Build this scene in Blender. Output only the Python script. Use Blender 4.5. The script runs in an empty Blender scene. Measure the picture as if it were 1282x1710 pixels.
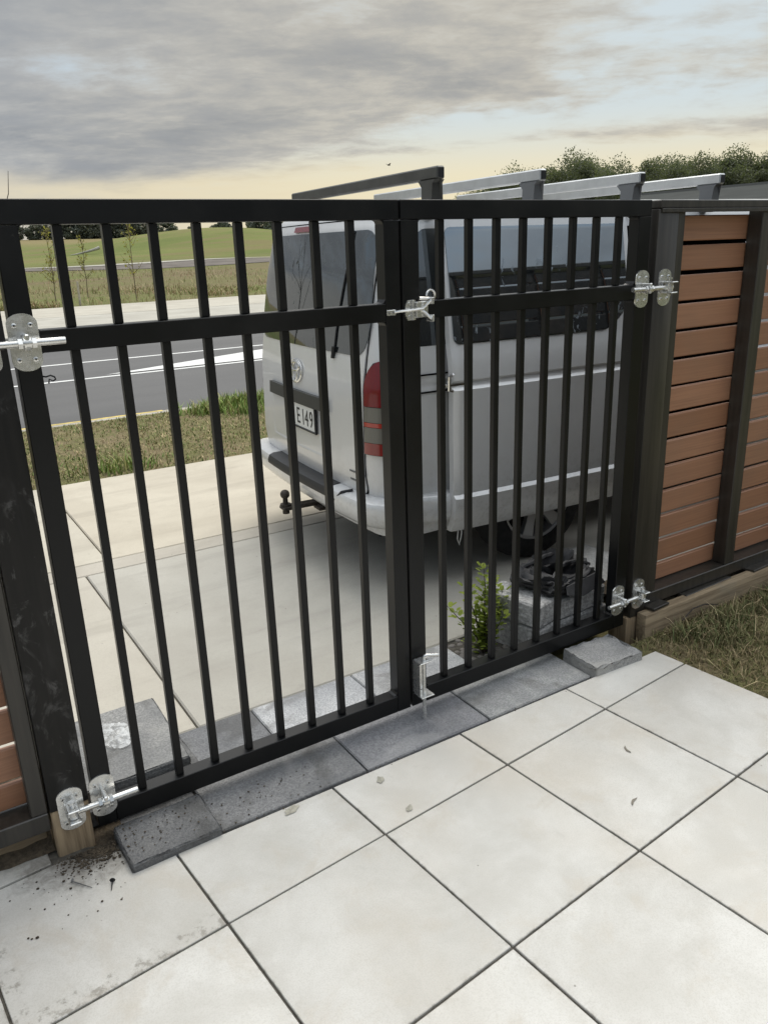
import bpy, bmesh, math, random
import numpy as np
from mathutils import Vector, Matrix

R = math.radians
rnd = random.Random(7)
sc = bpy.context.scene
COL = sc.collection

# ------------------------------------------------------------------ camera
YAW, PITCH, ROLL = R(31.88123), R(18.47304), R(1.97498)
fw = Vector((math.sin(YAW) * math.cos(PITCH), math.cos(YAW) * math.cos(PITCH), -math.sin(PITCH)))
rt = Vector((math.cos(YAW), -math.sin(YAW), 0))
dn = fw.cross(rt)
r2 = math.cos(ROLL) * rt + math.sin(ROLL) * dn
d2 = -math.sin(ROLL) * rt + math.cos(ROLL) * dn
up = -d2
cam_d = bpy.data.cameras.new('camera')
cam = bpy.data.objects.new('camera', cam_d)
COL.objects.link(cam)
M = Matrix(((r2.x, up.x, -fw.x), (r2.y, up.y, -fw.y), (r2.z, up.z, -fw.z))).to_4x4()
M.translation = Vector((-1.36161, -2.05371, 1.59902))
cam.matrix_world = M
cam_d.sensor_fit = 'HORIZONTAL'
cam_d.sensor_width = 36
cam_d.lens = 1321.41 / 1282 * 36
cam_d.clip_start = 0.05
cam_d.clip_end = 5000
sc.camera = cam

# ------------------------------------------------------------------ light
SUN_AZ, SUN_EL = R(43), R(60)
sun_d = bpy.data.lights.new('sun', 'SUN')
sun_d.energy = 1.05
sun_d.angle = R(45)
sun_d.color = (1.0, 0.93, 0.82)
sun = bpy.data.objects.new('sun', sun_d)
COL.objects.link(sun)
sdir = Vector((math.sin(SUN_AZ) * math.cos(SUN_EL), math.cos(SUN_AZ) * math.cos(SUN_EL), math.sin(SUN_EL)))
sun.rotation_euler = sdir.to_track_quat('Z', 'Y').to_euler()

vs = sc.view_settings
vs.view_transform = 'Standard'
vs.look = 'None'
vs.gamma = 1
vs.use_curve_mapping = False
vs.exposure = 1.08


# ------------------------------------------------------------------ node helper
class NT:
    def __init__(s, tree):
        s.t = tree
        s.n = tree.nodes
        s.l = tree.links

    def new(s, typ, **kw):
        n = s.n.new(typ)
        for k, v in kw.items():
            setattr(n, k, v)
        return n

    def put(s, sock, v):
        if isinstance(v, bpy.types.NodeSocket):
            s.l.new(v, sock)
        else:
            sock.default_value = v

    def math(s, op, a, b=0.0, c=0.0, clamp=False):
        n = s.new('ShaderNodeMath', operation=op, use_clamp=clamp)
        s.put(n.inputs[0], a)
        s.put(n.inputs[1], b)
        s.put(n.inputs[2], c)
        return n.outputs[0]

    def smooth(s, v, a, b, lo=0.0, hi=1.0):
        n = s.new('ShaderNodeMapRange', interpolation_type='SMOOTHSTEP')
        s.put(n.inputs[0], v)
        n.inputs[1].default_value = a
        n.inputs[2].default_value = b
        n.inputs[3].default_value = lo
        n.inputs[4].default_value = hi
        return n.outputs[0]

    def mix(s, f, a, b, typ='MIX'):
        n = s.new('ShaderNodeMix', data_type='RGBA', blend_type=typ)
        s.put(n.inputs[0], f)
        for k, v in ((6, a), (7, b)):
            if isinstance(v, (tuple, list)):
                v = (v[0], v[1], v[2], 1)
            s.put(n.inputs[k], v)
        return n.outputs[2]

    def noise(s, co, scale, detail=4, rough=0.5, dist=0.0, w=None):
        n = s.new('ShaderNodeTexNoise', noise_dimensions='4D' if w is not None else '3D')
        s.put(n.inputs['Vector'], co)
        n.inputs['Scale'].default_value = scale
        n.inputs['Detail'].default_value = detail
        n.inputs['Roughness'].default_value = rough
        n.inputs['Distortion'].default_value = dist
        if w is not None:
            s.put(n.inputs['W'], w)
        return n.outputs['Fac']

    def mapping(s, co, scale=(1, 1, 1), loc=(0, 0, 0), rot=(0, 0, 0)):
        n = s.new('ShaderNodeMapping')
        s.put(n.inputs[0], co)
        n.inputs[1].default_value = loc
        n.inputs[2].default_value = rot
        n.inputs[3].default_value = scale
        return n.outputs[0]

    def voro(s, co, scale, feature='F1', rnd_=1.0):
        n = s.new('ShaderNodeTexVoronoi', feature=feature)
        s.put(n.inputs['Vector'], co)
        n.inputs['Scale'].default_value = scale
        n.inputs['Randomness'].default_value = rnd_
        return n.outputs['Distance']


# ------------------------------------------------------------------ sky
world = bpy.data.worlds.new('World')
sc.world = world
world.use_nodes = True
W = NT(world.node_tree)
W.n.clear()
tc = W.new('ShaderNodeTexCoord').outputs['Generated']
nrm = W.new('ShaderNodeVectorMath', operation='NORMALIZE')
W.put(nrm.inputs[0], tc)
sep = W.new('ShaderNodeSeparateXYZ')
W.put(sep.inputs[0], nrm.outputs[0])
dx, dy, dz = sep.outputs
den = W.math('ADD', W.math('MAXIMUM', dz, 0.0), 0.13)
qx = W.math('DIVIDE', dx, den)
qy = W.math('DIVIDE', dy, den)
cmb = W.new('ShaderNodeCombineXYZ')
W.put(cmb.inputs[0], qx)
W.put(cmb.inputs[1], qy)
q = cmb.outputs[0]
qr = W.mapping(q, rot=(0, 0, R(32)), loc=(4.3, 2.9, 0))
n_big = W.noise(qr, 0.46, 7, 0.58, 0.4)
n_fine = W.noise(W.mapping(qr, scale=(0.85, 1.1, 1), loc=(5.2, 2.0, 4)), 1.5, 9, 0.62, 0.35)
n_puff = W.noise(W.mapping(qr, scale=(1, 1.35, 1), loc=(2.2, 9.1, 1)), 5.2, 8, 0.62, 0.2)
n_bands = W.noise(W.mapping(qr, scale=(0.2, 0.5, 1), loc=(1.0, 7.0, 2)), 1.0, 4, 0.5, 0.2)
# how far towards the low sun a direction lies (0 .. 1)
sd = W.math('ADD', W.math('MULTIPLY', dx, math.sin(R(46))), W.math('MULTIPLY', dy, math.cos(R(46))))
toward = W.smooth(sd, 0.72, 0.99)
behind = W.smooth(sd, -0.1, -0.8)
az = W.math('ARCTAN2', dx, dy)
el = W.math('ARCSINE', dz)


def bell(v, c, w):
    t_ = W.math('DIVIDE', W.math('SUBTRACT', v, c), w)
    return W.math('POWER', 2.718, W.math('MULTIPLY', W.math('MULTIPLY', t_, t_), -1.0))


# layered evening deck: thick above, opening in bands towards the low sun
wav = W.math('MULTIPLY', W.math('SUBTRACT', n_big, 0.5), 0.09)
elw = W.math('ADD', el, wav)
deck = W.smooth(elw, R(4.0), R(9.5))
sunside = W.smooth(az, R(27), R(41))
far_right = W.smooth(az, R(44), R(56))
dens = W.math('ADD', W.math('MULTIPLY', n_big, 0.52), W.math('MULTIPLY', n_fine, 0.44))
dens = W.math('ADD', dens, W.math('MULTIPLY', W.math('SUBTRACT', n_puff, 0.5), 0.27))
dens = W.math('ADD', dens, W.math('MULTIPLY', deck, 0.17))
dens = W.math('ADD', dens, W.math('MULTIPLY', W.math('MULTIPLY', W.smooth(az, R(40), R(20)), bell(elw, R(5.6), R(2.9))), 0.10))
dens = W.math('SUBTRACT', dens, W.math('MULTIPLY', W.math('MULTIPLY', bell(elw, R(7.6), R(1.5)), sunside), 0.13))
dens = W.math('ADD', dens, W.math('MULTIPLY', W.math('MULTIPLY', bell(elw, R(5.9), R(0.9)), W.smooth(az, R(36), R(45))), 0.17))
dens = W.math('SUBTRACT', dens, W.math('MULTIPLY', W.math('MULTIPLY', W.smooth(elw, R(9.5), R(12)), far_right), 0.045))
dens = W.math('SUBTRACT', dens, W.math('MULTIPLY', W.math('MULTIPLY', bell(az, R(13), R(4.5)), bell(el, R(10.6), R(1.1))), 0.10))
dens = W.math('SUBTRACT', dens, W.math('MULTIPLY', behind, 0.12))
cover = W.smooth(dens, 0.475, 0.655)
thick = W.smooth(dens, 0.58, 0.86)
sky = W.new('ShaderNodeTexSky', sky_type='NISHITA')
sky.sun_disc = False
sky.sun_elevation = SUN_EL
sky.sun_rotation = SUN_AZ
sky.dust_density = 3.0
sky.air_density = 1.2
bg1 = W.new('ShaderNodeBackground')
W.put(bg1.inputs[0], sky.outputs[0])
bg1.inputs[1].default_value = 0.05
# evening air over the horizon is pale and creamy: thin veil over the clear sky
veil_c = W.mix(toward, (0.50, 0.485, 0.455), (0.80, 0.715, 0.50))
veil_hi = W.mix(toward, (0.48, 0.56, 0.64), (0.60, 0.67, 0.69))
veil_c = W.mix(W.smooth(dz, 0.06, 0.15), veil_c, veil_hi)
bgv = W.new('ShaderNodeBackground')
W.put(bgv.inputs[0], veil_c)
bgv.inputs[1].default_value = 0.52
mixv = W.new('ShaderNodeMixShader')
W.put(mixv.inputs[0], W.smooth(dz, 0.08, 0.6, 0.93, 0.45))
W.l.new(bg1.outputs[0], mixv.inputs[1])
W.l.new(bgv.outputs[0], mixv.inputs[2])
# clouds: creamy thin rims, grey lavender bodies, brighter overhead as an overcast is
edge = W.mix(toward, (0.46, 0.475, 0.485), (0.65, 0.615, 0.53))
body = W.mix(toward, (0.248, 0.274, 0.312), (0.262, 0.280, 0.300))
cl = W.mix(thick, edge, body)
cl = W.mix(W.smooth(n_puff, 0.42, 0.66, 0.0, 0.42), cl, W.mix(toward, (0.395, 0.42, 0.45), (0.46, 0.455, 0.435)))
streak = W.smooth(n_bands, 0.36, 0.68, 0.0, 0.4)
cl = W.mix(streak, cl, W.mix(toward, (0.345, 0.37, 0.405), (0.40, 0.40, 0.395)))
low = W.smooth(elw, R(6.3), R(4.4), 0.0, 0.85)
cl = W.mix(low, cl, W.mix(W.smooth(sd, 0.5, 0.95), (0.44, 0.42, 0.38), (0.62, 0.545, 0.375)))
lum0 = W.smooth(elw, R(6.3), R(4.2), 0.47, 0.63)
lum = W.math('ADD', lum0, W.math('MULTIPLY', W.math('MAXIMUM', W.math('SUBTRACT', dz, 0.25), 0.0), 2.75))
bg2 = W.new('ShaderNodeBackground')
W.put(bg2.inputs[0], cl)
W.put(bg2.inputs[1], lum)
mixs = W.new('ShaderNodeMixShader')
W.put(mixs.inputs[0], cover)
W.l.new(mixv.outputs[0], mixs.inputs[1])
W.l.new(bg2.outputs[0], mixs.inputs[2])
wo = W.new('ShaderNodeOutputWorld')
W.l.new(mixs.outputs[0], wo.inputs[0])


# ------------------------------------------------------------------ materials
def mat(name, build):
    m = bpy.data.materials.new(name)
    m.use_nodes = True
    N = NT(m.node_tree)
    b = N.n['Principled BSDF']
    build(N, b)
    return m


def coords(N, kind='Object'):
    return N.new('ShaderNodeTexCoord').outputs[kind]


def wpos(N):
    return N.new('ShaderNodeNewGeometry').outputs['Position']


def orand(N):
    return N.new('ShaderNodeObjectInfo').outputs['Random']


def bump(N, b, h, strength=0.3, dist=0.01):
    n = N.new('ShaderNodeBump')
    n.inputs['Strength'].default_value = strength
    n.inputs['Distance'].default_value = dist
    N.put(n.inputs['Height'], h)
    N.l.new(n.outputs[0], b.inputs['Normal'])


def plain(name, col, rough=0.5, metal=0.0, spec=0.5, var=0.0, scale=8.0, bmp=0.0, coat=0.0):
    def f(N, b):
        b.inputs['Roughness'].default_value = rough
        b.inputs['Metallic'].default_value = metal
        b.inputs['Specular IOR Level'].default_value = spec
        if coat:
            b.inputs['Coat Weight'].default_value = coat
            b.inputs['Coat Roughness'].default_value = 0.06
        if var:
            nz = N.noise(coords(N), scale, 5, 0.6)
            lo = tuple(c * (1 - var) for c in col)
            hi = tuple(min(1, c * (1 + var)) for c in col)
            N.put(b.inputs['Base Color'], N.mix(N.smooth(nz, 0.3, 0.7), lo, hi))
            if bmp:
                bump(N, b, nz, bmp, 0.01)
        else:
            b.inputs['Base Color'].default_value = (*col, 1)
    return mat(name, f)


def m_powder(N, b):
    co = wpos(N)
    dust = N.noise(co, 3.0, 6, 0.62)
    fine = N.noise(co, 420, 2, 0.5)
    col = N.mix(N.smooth(dust, 0.45, 0.8), (0.0036, 0.0039, 0.0043), (0.0085, 0.008, 0.0074))
    N.put(b.inputs['Base Color'], col)
    scr = N.noise(N.mapping(co, scale=(3, 3, 1)), 24, 7, 0.75, 0.8)
    col = N.mix(N.math('MULTIPLY', N.smooth(scr, 0.66, 0.74), 0.35), col, (0.07, 0.068, 0.064))
    N.put(b.inputs['Base Color'], col)
    N.put(b.inputs['Roughness'], N.smooth(dust, 0.3, 0.8, 0.28, 0.48))
    b.inputs['Specular IOR Level'].default_value = 0.30
    bump(N, b, fine, 0.06, 0.001)


def m_blackpost(N, b):
    co = wpos(N)
    g = N.noise(N.mapping(co, scale=(14, 14, 0.7)), 3, 6, 0.6)
    scuff = N.noise(N.mapping(co, scale=(1, 1, 0.6)), 16, 7, 0.7, 0.6)
    smear = N.noise(co, 5.5, 4, 0.5)
    col = N.mix(N.smooth(g, 0.3, 0.7), (0.0040, 0.0038, 0.0036), (0.0095, 0.0085, 0.0075))
    mask = N.math('MULTIPLY', N.smooth(scuff, 0.52, 0.64), N.smooth(smear, 0.42, 0.58))
    col = N.mix(N.math('MULTIPLY', mask, 0.75), col, (0.13, 0.125, 0.12))
    haze_ = N.noise(N.mapping(co, scale=(1, 1, 0.35)), 9, 4, 0.6, 0.4)
    col = N.mix(N.smooth(haze_, 0.55, 0.75, 0, 0.22), col, (0.09, 0.085, 0.085))
    N.put(b.inputs['Base Color'], col)
    b.inputs['Roughness'].default_value = 0.42
    b.inputs['Specular IOR Level'].default_value = 0.32
    bump(N, b, g, 0.12, 0.003)


def m_timber(N, b):
    co = wpos(N)
    g = N.noise(N.mapping(co, scale=(22, 22, 1.2)), 2, 6, 0.6, 0.4)
    d = N.noise(co, 7, 4, 0.6)
    col = N.mix(N.smooth(g, 0.35, 0.68), (0.19, 0.135, 0.08), (0.37, 0.28, 0.175))
    col = N.mix(N.smooth(d, 0.5, 0.75, 0, 0.6), col, (0.10, 0.085, 0.06))
    N.put(b.inputs['Base Color'], col)
    b.inputs['Roughness'].default_value = 0.8
    bump(N, b, g, 0.3, 0.004)


def m_sleeper(N, b):
    co = wpos(N)
    g = N.noise(N.mapping(co, scale=(1.5, 24, 24)), 2, 6, 0.62, 0.3)
    d = N.noise(co, 5, 5, 0.6)
    col = N.mix(N.smooth(g, 0.32, 0.7), (0.18, 0.13, 0.078), (0.35, 0.27, 0.17))
    col = N.mix(N.smooth(d, 0.48, 0.72, 0, 0.7), col, (0.23, 0.20, 0.145))
    N.put(b.inputs['Base Color'], col)
    b.inputs['Roughness'].default_value = 0.85
    bump(N, b, g, 0.35, 0.005)


def m_slat(N, b):
    co = wpos(N)
    g = N.noise(N.mapping(co, scale=(1.2, 30, 60)), 2, 5, 0.6)
    rr = orand(N)
    col = N.mix(rr, (0.310, 0.148, 0.078), (0.395, 0.200, 0.115))
    col = N.mix(N.smooth(g, 0.32, 0.68, 0, 0.38), col, (0.185, 0.088, 0.050))
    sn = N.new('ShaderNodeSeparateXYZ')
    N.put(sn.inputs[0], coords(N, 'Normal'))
    col = N.mix(N.smooth(sn.outputs[1], 0.4, 0.6), col, (0.012, 0.010, 0.009))  # rear-face shade put into the colour, so the van glass mirrors them dark
    fade = N.noise(co, 2.4, 5, 0.6, 0.3)
    col = N.mix(N.smooth(fade, 0.45, 0.75, 0, 0.28), col, (0.20, 0.135, 0.095))
    N.put(b.inputs['Base Color'], col)
    b.inputs['Roughness'].default_value = 0.5
    b.inputs['Specular IOR Level'].default_value = 0.5
    bump(N, b, g, 0.10, 0.002)


def m_darkfence(N, b):
    co = wpos(N)
    g = N.noise(N.mapping(co, scale=(16, 16, 0.8)), 3, 6, 0.6)
    col = N.mix(N.smooth(g, 0.3, 0.7), (0.022, 0.020, 0.0170), (0.043, 0.038, 0.031))
    N.put(b.inputs['Base Color'], col)
    b.inputs['Roughness'].default_value = 0.36
    b.inputs['Specular IOR Level'].default_value = 0.5
    bump(N, b, g, 0.1, 0.003)


A_TILE = math.atan(.09)


def m_tile(N, b):
    co = coords(N)
    w = N.math('MULTIPLY', orand(N), 40.0)
    cloud = N.noise(co, 3.4, 5, 0.62, 0.6, w=w)
    mid = N.noise(co, 12, 5, 0.6, 0.2, w=w)
    fine = N.noise(co, 300, 3, 0.6, w=w)
    big = N.noise(wpos(N), 1.1, 4, 0.55)
    col = N.mix(N.smooth(cloud, 0.3, 0.72), (0.475, 0.460, 0.420), (0.615, 0.603, 0.565))
    col = N.mix(N.smooth(mid, 0.42, 0.75, 0, 0.38), col, (0.455, 0.438, 0.392))
    col = N.mix(N.smooth(big, 0.45, 0.72, 0, 0.5), col, (0.53, 0.475, 0.395))
    beige = N.noise(co, 5.5, 6, 0.68, 0.8, w=N.math('ADD', w, 21.0))
    col = N.mix(N.smooth(beige, 0.50, 0.68, 0, 0.5), col, (0.47, 0.425, 0.355))
    # smudges, stain blots and specks of soil
    sm = N.noise(co, 6.0, 7, 0.72, 0.9, w=N.math('ADD', w, 9.0))
    col = N.mix(N.smooth(sm, 0.60, 0.76, 0, 0.42), col, (0.33, 0.315, 0.28))
    scr = N.noise(N.mapping(co, scale=(1.0, 7.0, 1), rot=(0, 0, 0.7)), 9, 6, 0.7, 0.5, w=N.math('ADD', w, 5.0))
    col = N.mix(N.smooth(scr, 0.66, 0.74, 0, 0.22), col, (0.30, 0.29, 0.27))
    col = N.mix(N.smooth(fine, 0.42, 0.68, 0, 0.34), col, (0.38, 0.36, 0.315))
    lr = N.new('ShaderNodeSeparateXYZ')
    N.put(lr.inputs[0], N.mapping(co, rot=(0, 0, -A_TILE)))
    ed_ = N.math('MAXIMUM', N.math('ABSOLUTE', lr.outputs[0]), N.math('ABSOLUTE', lr.outputs[1]))
    en = N.noise(co, 30, 6, 0.75, w=N.math('ADD', w, 2.0))
    col = N.mix(N.math('MULTIPLY', N.smooth(ed_, 0.205, 0.249), N.smooth(en, 0.45, 0.70, 0, 0.30)), col, (0.30, 0.275, 0.225))
    col = N.mix(N.math('MULTIPLY', N.smooth(ed_, 0.241, 0.2475), N.smooth(en, 0.50, 0.60, 0, 0.55)), col, (0.20, 0.185, 0.155))
    tone = N.math('MULTIPLY_ADD', orand(N), 0.10, 0.93)
    tc_ = N.new('ShaderNodeCombineColor')
    for k_ in range(3):
        N.put(tc_.inputs[k_], tone)
    col = N.mix(1.0, col, tc_.outputs[0], 'MULTIPLY')
    sp = N.new('ShaderNodeTexVoronoi', voronoi_dimensions='4D')
    N.put(sp.inputs['Vector'], co)
    N.put(sp.inputs['W'], w)
    sp.inputs['Scale'].default_value = 26
    gate = N.noise(co, 5, 3, 0.6, w=N.math('ADD', w, 3.0))
    spm = N.math('MULTIPLY', N.smooth(sp.outputs['Distance'], 0.05, 0.10, 1, 0), N.smooth(gate, 0.52, 0.62))
    col = N.mix(N.math('MULTIPLY', spm, 0.7), col, (0.16, 0.145, 0.12))
    dv = N.new('ShaderNodeVectorMath', operation='DISTANCE')
    N.put(dv.inputs[0], N.mapping(wpos(N), scale=(.85, 1.2, 0)))
    dv.inputs[1].default_value = (-.96, -.03, 0)
    dn_ = N.noise(wpos(N), 22, 7, 0.75, 0.6)
    dust = N.smooth(N.math('ADD', dv.outputs['Value'], N.math('MULTIPLY', N.math('SUBTRACT', dn_, 0.5), 0.30)), 0.22, 0.05)
    col = N.mix(N.math('MULTIPLY', dust, 0.8), col, (0.105, 0.092, 0.076))
    N.put(b.inputs['Base Color'], col)
    N.put(b.inputs['Roughness'], N.smooth(cloud, 0.3, 0.75, 0.5, 0.68))
    b.inputs['Specular IOR Level'].default_value = 0.3
    h = N.math('ADD', N.math('MULTIPLY', fine, 0.5), mid)
    bump(N, b, h, 0.09, 0.002)


def m_paver(N, b):
    co = coords(N)
    w = N.math('MULTIPLY', orand(N), 30.0)
    a = N.noise(co, 4, 5, 0.65, 0.4, w=w)
    g = N.noise(co, 150, 3, 0.7, w=w)
    s = N.noise(co, 16, 6, 0.7, 0.4, w=w)
    oi = N.new('ShaderNodeObjectInfo')
    tint = oi.outputs['Color']
    col = N.mix(N.smooth(a, 0.3, 0.7), (0.20, 0.202, 0.205), (0.36, 0.357, 0.35))
    col = N.mix(N.smooth(g, 0.38, 0.62, 0, 0.6), col, (0.12, 0.122, 0.126))
    col = N.mix(N.smooth(s, 0.58, 0.75, 0, 0.5), col, (0.24, 0.24, 0.23))
    bl = N.noise(co, 2.6, 4, 0.6, 0.8, w=N.math('ADD', w, 7.0))
    col = N.mix(N.smooth(bl, 0.52, 0.62, 0, 0.6), col, (0.11, 0.107, 0.10))
    col = N.mix(N.smooth(bl, 0.46, 0.36, 0, 0.45), col, (0.38, 0.372, 0.352))
    col = N.mix(1.0, col, tint, 'MULTIPLY')
    N.put(b.inputs['Base Color'], col)
    b.inputs['Roughness'].default_value = 0.88
    bump(N, b, N.math('ADD', g, N.math('MULTIPLY', s, 1.2)), 0.7, 0.006)


def m_splitface(N, b):
    co = coords(N)
    w = N.math('MULTIPLY', orand(N), 30.0)
    g = N.noise(co, 60, 4, 0.7, w=w)
    v = N.voro(co, 90)
    col = N.mix(N.smooth(g, 0.3, 0.7), (0.21, 0.205, 0.20), (0.46, 0.455, 0.44))
    col = N.mix(N.smooth(v, 0.1, 0.4, 0.35, 0), col, (0.10, 0.10, 0.10))
    N.put(b.inputs['Base Color'], col)
    b.inputs['Roughness'].default_value = 0.92
    bump(N, b, g, 0.7, 0.008)


def m_concrete(N, b):
    co = wpos(N)
    a = N.noise(co, 0.9, 6, 0.62, 0.5)
    s = N.noise(co, 7, 5, 0.65, 0.5)
    g = N.noise(co, 180, 3, 0.6)
    oi = N.new('ShaderNodeObjectInfo')
    col = N.mix(N.smooth(a, 0.3, 0.7), (0.385, 0.358, 0.305), (0.485, 0.46, 0.40))
    col = N.mix(N.smooth(s, 0.5, 0.76, 0, 0.4), col, (0.37, 0.345, 0.295))
    stain = N.noise(N.mapping(co, scale=(1, 2.2, 1)), 3.2, 7, 0.72, 0.8)
    col = N.mix(N.smooth(stain, 0.58, 0.76, 0, 0.45), col, (0.25, 0.23, 0.195))
    col = N.mix(N.smooth(g, 0.45, 0.72, 0, 0.25), col, (0.28, 0.26, 0.225))
    tr = N.noise(N.mapping(co, scale=(0.35, 3.0, 1)), 1.6, 5, 0.6, 0.3)
    col = N.mix(N.smooth(tr, 0.50, 0.70, 0, 0.42), col, (0.29, 0.268, 0.23))
    oil = N.noise(co, 5.0, 4, 0.55, 0.4)
    col = N.mix(N.smooth(oil, 0.70, 0.80, 0, 0.55), col, (0.12, 0.11, 0.095))
    sp = N.voro(co, 9)
    col = N.mix(N.math('MULTIPLY', N.smooth(sp, 0.02, 0.05, 1, 0), 0.6), col, (0.12, 0.105, 0.085))
    col = N.mix(1.0, col, oi.outputs['Color'], 'MULTIPLY')
    N.put(b.inputs['Base Color'], col)
    b.inputs['Roughness'].default_value = 0.85
    bump(N, b, N.math('ADD', g, s), 0.2, 0.003)


def m_asphalt(N, b):
    co = wpos(N)
    a = N.noise(N.mapping(co, scale=(0.25, 1, 1)), 0.8, 5, 0.6)
    g = N.noise(co, 90, 3, 0.7)
    col = N.mix(N.smooth(a, 0.3, 0.7), (0.080, 0.079, 0.078), (0.105, 0.103, 0.101))
    col = N.mix(N.smooth(g, 0.4, 0.66, 0, 0.6), col, (0.055, 0.055, 0.055))
    wp = N.noise(N.mapping(co, scale=(0.06, 1.3, 1)), 1.0, 4, 0.6)
    col = N.mix(N.smooth(wp, 0.52, 0.64, 0, 0.45), col, (0.072, 0.071, 0.070))
    N.put(b.inputs['Base Color'], col)
    b.inputs['Roughness'].default_value = 0.8
    bump(N, b, g, 0.3, 0.004)


def m_ground(N, b):
    co = wpos(N)
    a = N.noise(N.mapping(co, scale=(0.35, 1, 1)), 0.09, 6, 0.62, 0.6)
    s = N.noise(N.mapping(co, scale=(0.5, 1, 1)), 0.5, 6, 0.65, 0.5)
    f = N.noise(co, 9, 5, 0.7)
    sy = N.new('ShaderNodeSeparateXYZ')
    N.put(sy.inputs[0], co)
    col = N.mix(N.smooth(a, 0.38, 0.62), (0.165, 0.130, 0.075), (0.130, 0.150, 0.045))
    col = N.mix(N.smooth(s, 0.5, 0.7, 0, 0.75), col, (0.20, 0.15, 0.095))
    # mown slope beyond the path is greener, the far paddock is dry on top
    far = N.smooth(sy.outputs[1], 76, 84)
    green = N.mix(N.smooth(a, 0.3, 0.7), (0.120, 0.160, 0.036), (0.190, 0.200, 0.066))
    green = N.mix(N.smooth(sy.outputs[1], 150, 215, 0, 0.75), green, (0.27, 0.20, 0.11))
    patch_ = N.noise(N.mapping(co, scale=(0.4, 1, 1)), 0.16, 6, 0.65, 0.8)
    green = N.mix(N.smooth(patch_, 0.45, 0.62, 0, 0.75), green, (0.19, 0.150, 0.075))
    green = N.mix(N.smooth(patch_, 0.50, 0.32, 0, 0.5), green, (0.095, 0.125, 0.035))
    col = N.mix(N.math('MULTIPLY', far, 0.88), col, green)
    col = N.mix(N.smooth(f, 0.35, 0.7, 0, 0.4), col, (0.085, 0.085, 0.036))
    N.put(b.inputs['Base Color'], col)
    b.inputs['Roughness'].default_value = 0.95
    b.inputs['Specular IOR Level'].default_value = 0.1
    bump(N, b, f, 0.6, 0.05)


def m_soil(N, b):
    co = wpos(N)
    a = N.noise(co, 6, 6, 0.65, 0.3)
    f = N.noise(co, 70, 5, 0.75)
    col = N.mix(N.smooth(a, 0.35, 0.65), (0.055, 0.044, 0.032), (0.145, 0.115, 0.080))
    col = N.mix(N.smooth(f, 0.4, 0.7, 0, 0.6), col, (0.03, 0.027, 0.024))
    N.put(b.inputs['Base Color'], col)
    b.inputs['Roughness'].default_value = 0.95
    b.inputs['Specular IOR Level'].default_value = 0.15
    bump(N, b, f, 0.9, 0.012)


def m_thatch(N, b):
    co = wpos(N)
    a = N.noise(co, 3.2, 6, 0.65, 0.5)
    f = N.noise(N.mapping(co, scale=(1, 1, .3)), 55, 6, 0.75, 0.6)
    col = N.mix(N.smooth(a, 0.35, 0.65), (0.27, 0.215, 0.125), (0.185, 0.185, 0.075))
    col = N.mix(N.smooth(f, 0.38, 0.66, 0, 0.8), col, (0.085, 0.070, 0.042))
    N.put(b.inputs['Base Color'], col)
    b.inputs['Roughness'].default_value = 0.95
    b.inputs['Specular IOR Level'].default_value = 0.1
    bump(N, b, f, 0.9, 0.02)


def m_paint(N, b):
    co = coords(N)
    fl = N.noise(co, 1400, 1, 0.5)
    grime = N.noise(co, 3.0, 6, 0.65, 0.4)
    col = N.mix(fl, (0.58, 0.58, 0.575), (0.66, 0.66, 0.65))
    col = N.mix(N.smooth(grime, 0.5, 0.8, 0, 0.3), col, (0.47, 0.455, 0.42))
    sz = N.new('ShaderNodeSeparateXYZ')
    N.put(sz.inputs[0], co)
    spk = N.noise(co, 38, 5, 0.75)
    col = N.mix(N.math('MULTIPLY', N.smooth(sz.outputs[2], 0.75, 0.3, 0.03, 0.40), N.smooth(spk, 0.45, 0.75)), col, (0.24, 0.215, 0.175))
    N.put(b.inputs['Base Color'], col)
    b.inputs['Metallic'].default_value = 0.18
    N.put(b.inputs['Roughness'], N.smooth(grime, 0.4, 0.8, 0.30, 0.42))
    b.inputs['Coat Weight'].default_value = 0.6
    b.inputs['Coat Roughness'].default_value = 0.06


def m_carglass(N, b):
    co = coords(N)
    spl = N.noise(N.mapping(co, scale=(1, 1, 0.55)), 26, 3, 0.6, 0.8)
    zone = N.noise(co, 2.2, 2, 0.5)
    k = N.math('MULTIPLY', N.smooth(spl, 0.60, 0.66), N.smooth(zone, 0.46, 0.6))
    b.inputs['Base Color'].default_value = (0.012, 0.014, 0.015, 1)
    N.put(b.inputs['Roughness'], N.math('ADD', 0.03, N.math('MULTIPLY', k, 0.6)))
    b.inputs['Specular IOR Level'].default_value = 0.5
    b.inputs['IOR'].default_value = 2.25
    b.inputs['Specular Tint'].default_value = (0.86, 0.94, 1.0, 1)


def m_privacy(N, b):
    m_carglass(N, b)
    b.inputs['IOR'].default_value = 4.2
    b.inputs['Specular Tint'].default_value = (0.82, 0.92, 1.0, 1)


def m_galv(N, b):
    co = coords(N)
    g = N.noise(co, 60, 4, 0.6)
    v = N.noise(co, 35, 3, 0.5)
    col = N.mix(N.smooth(g, 0.3, 0.7), (0.64, 0.635, 0.61), (0.78, 0.775, 0.75))
    N.put(b.inputs['Base Color'], col)
    b.inputs['Metallic'].default_value = 0.8
    N.put(b.inputs['Roughness'], N.smooth(v, 0.3, 0.7, 0.20, 0.32))


def m_grass(N, b):
    oi = N.new('ShaderNodeAttribute', attribute_name='tint')
    N.put(b.inputs['Base Color'], oi.outputs['Color'])
    b.inputs['Roughness'].default_value = 0.75
    b.inputs['Specular IOR Level'].default_value = 0.2


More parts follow.
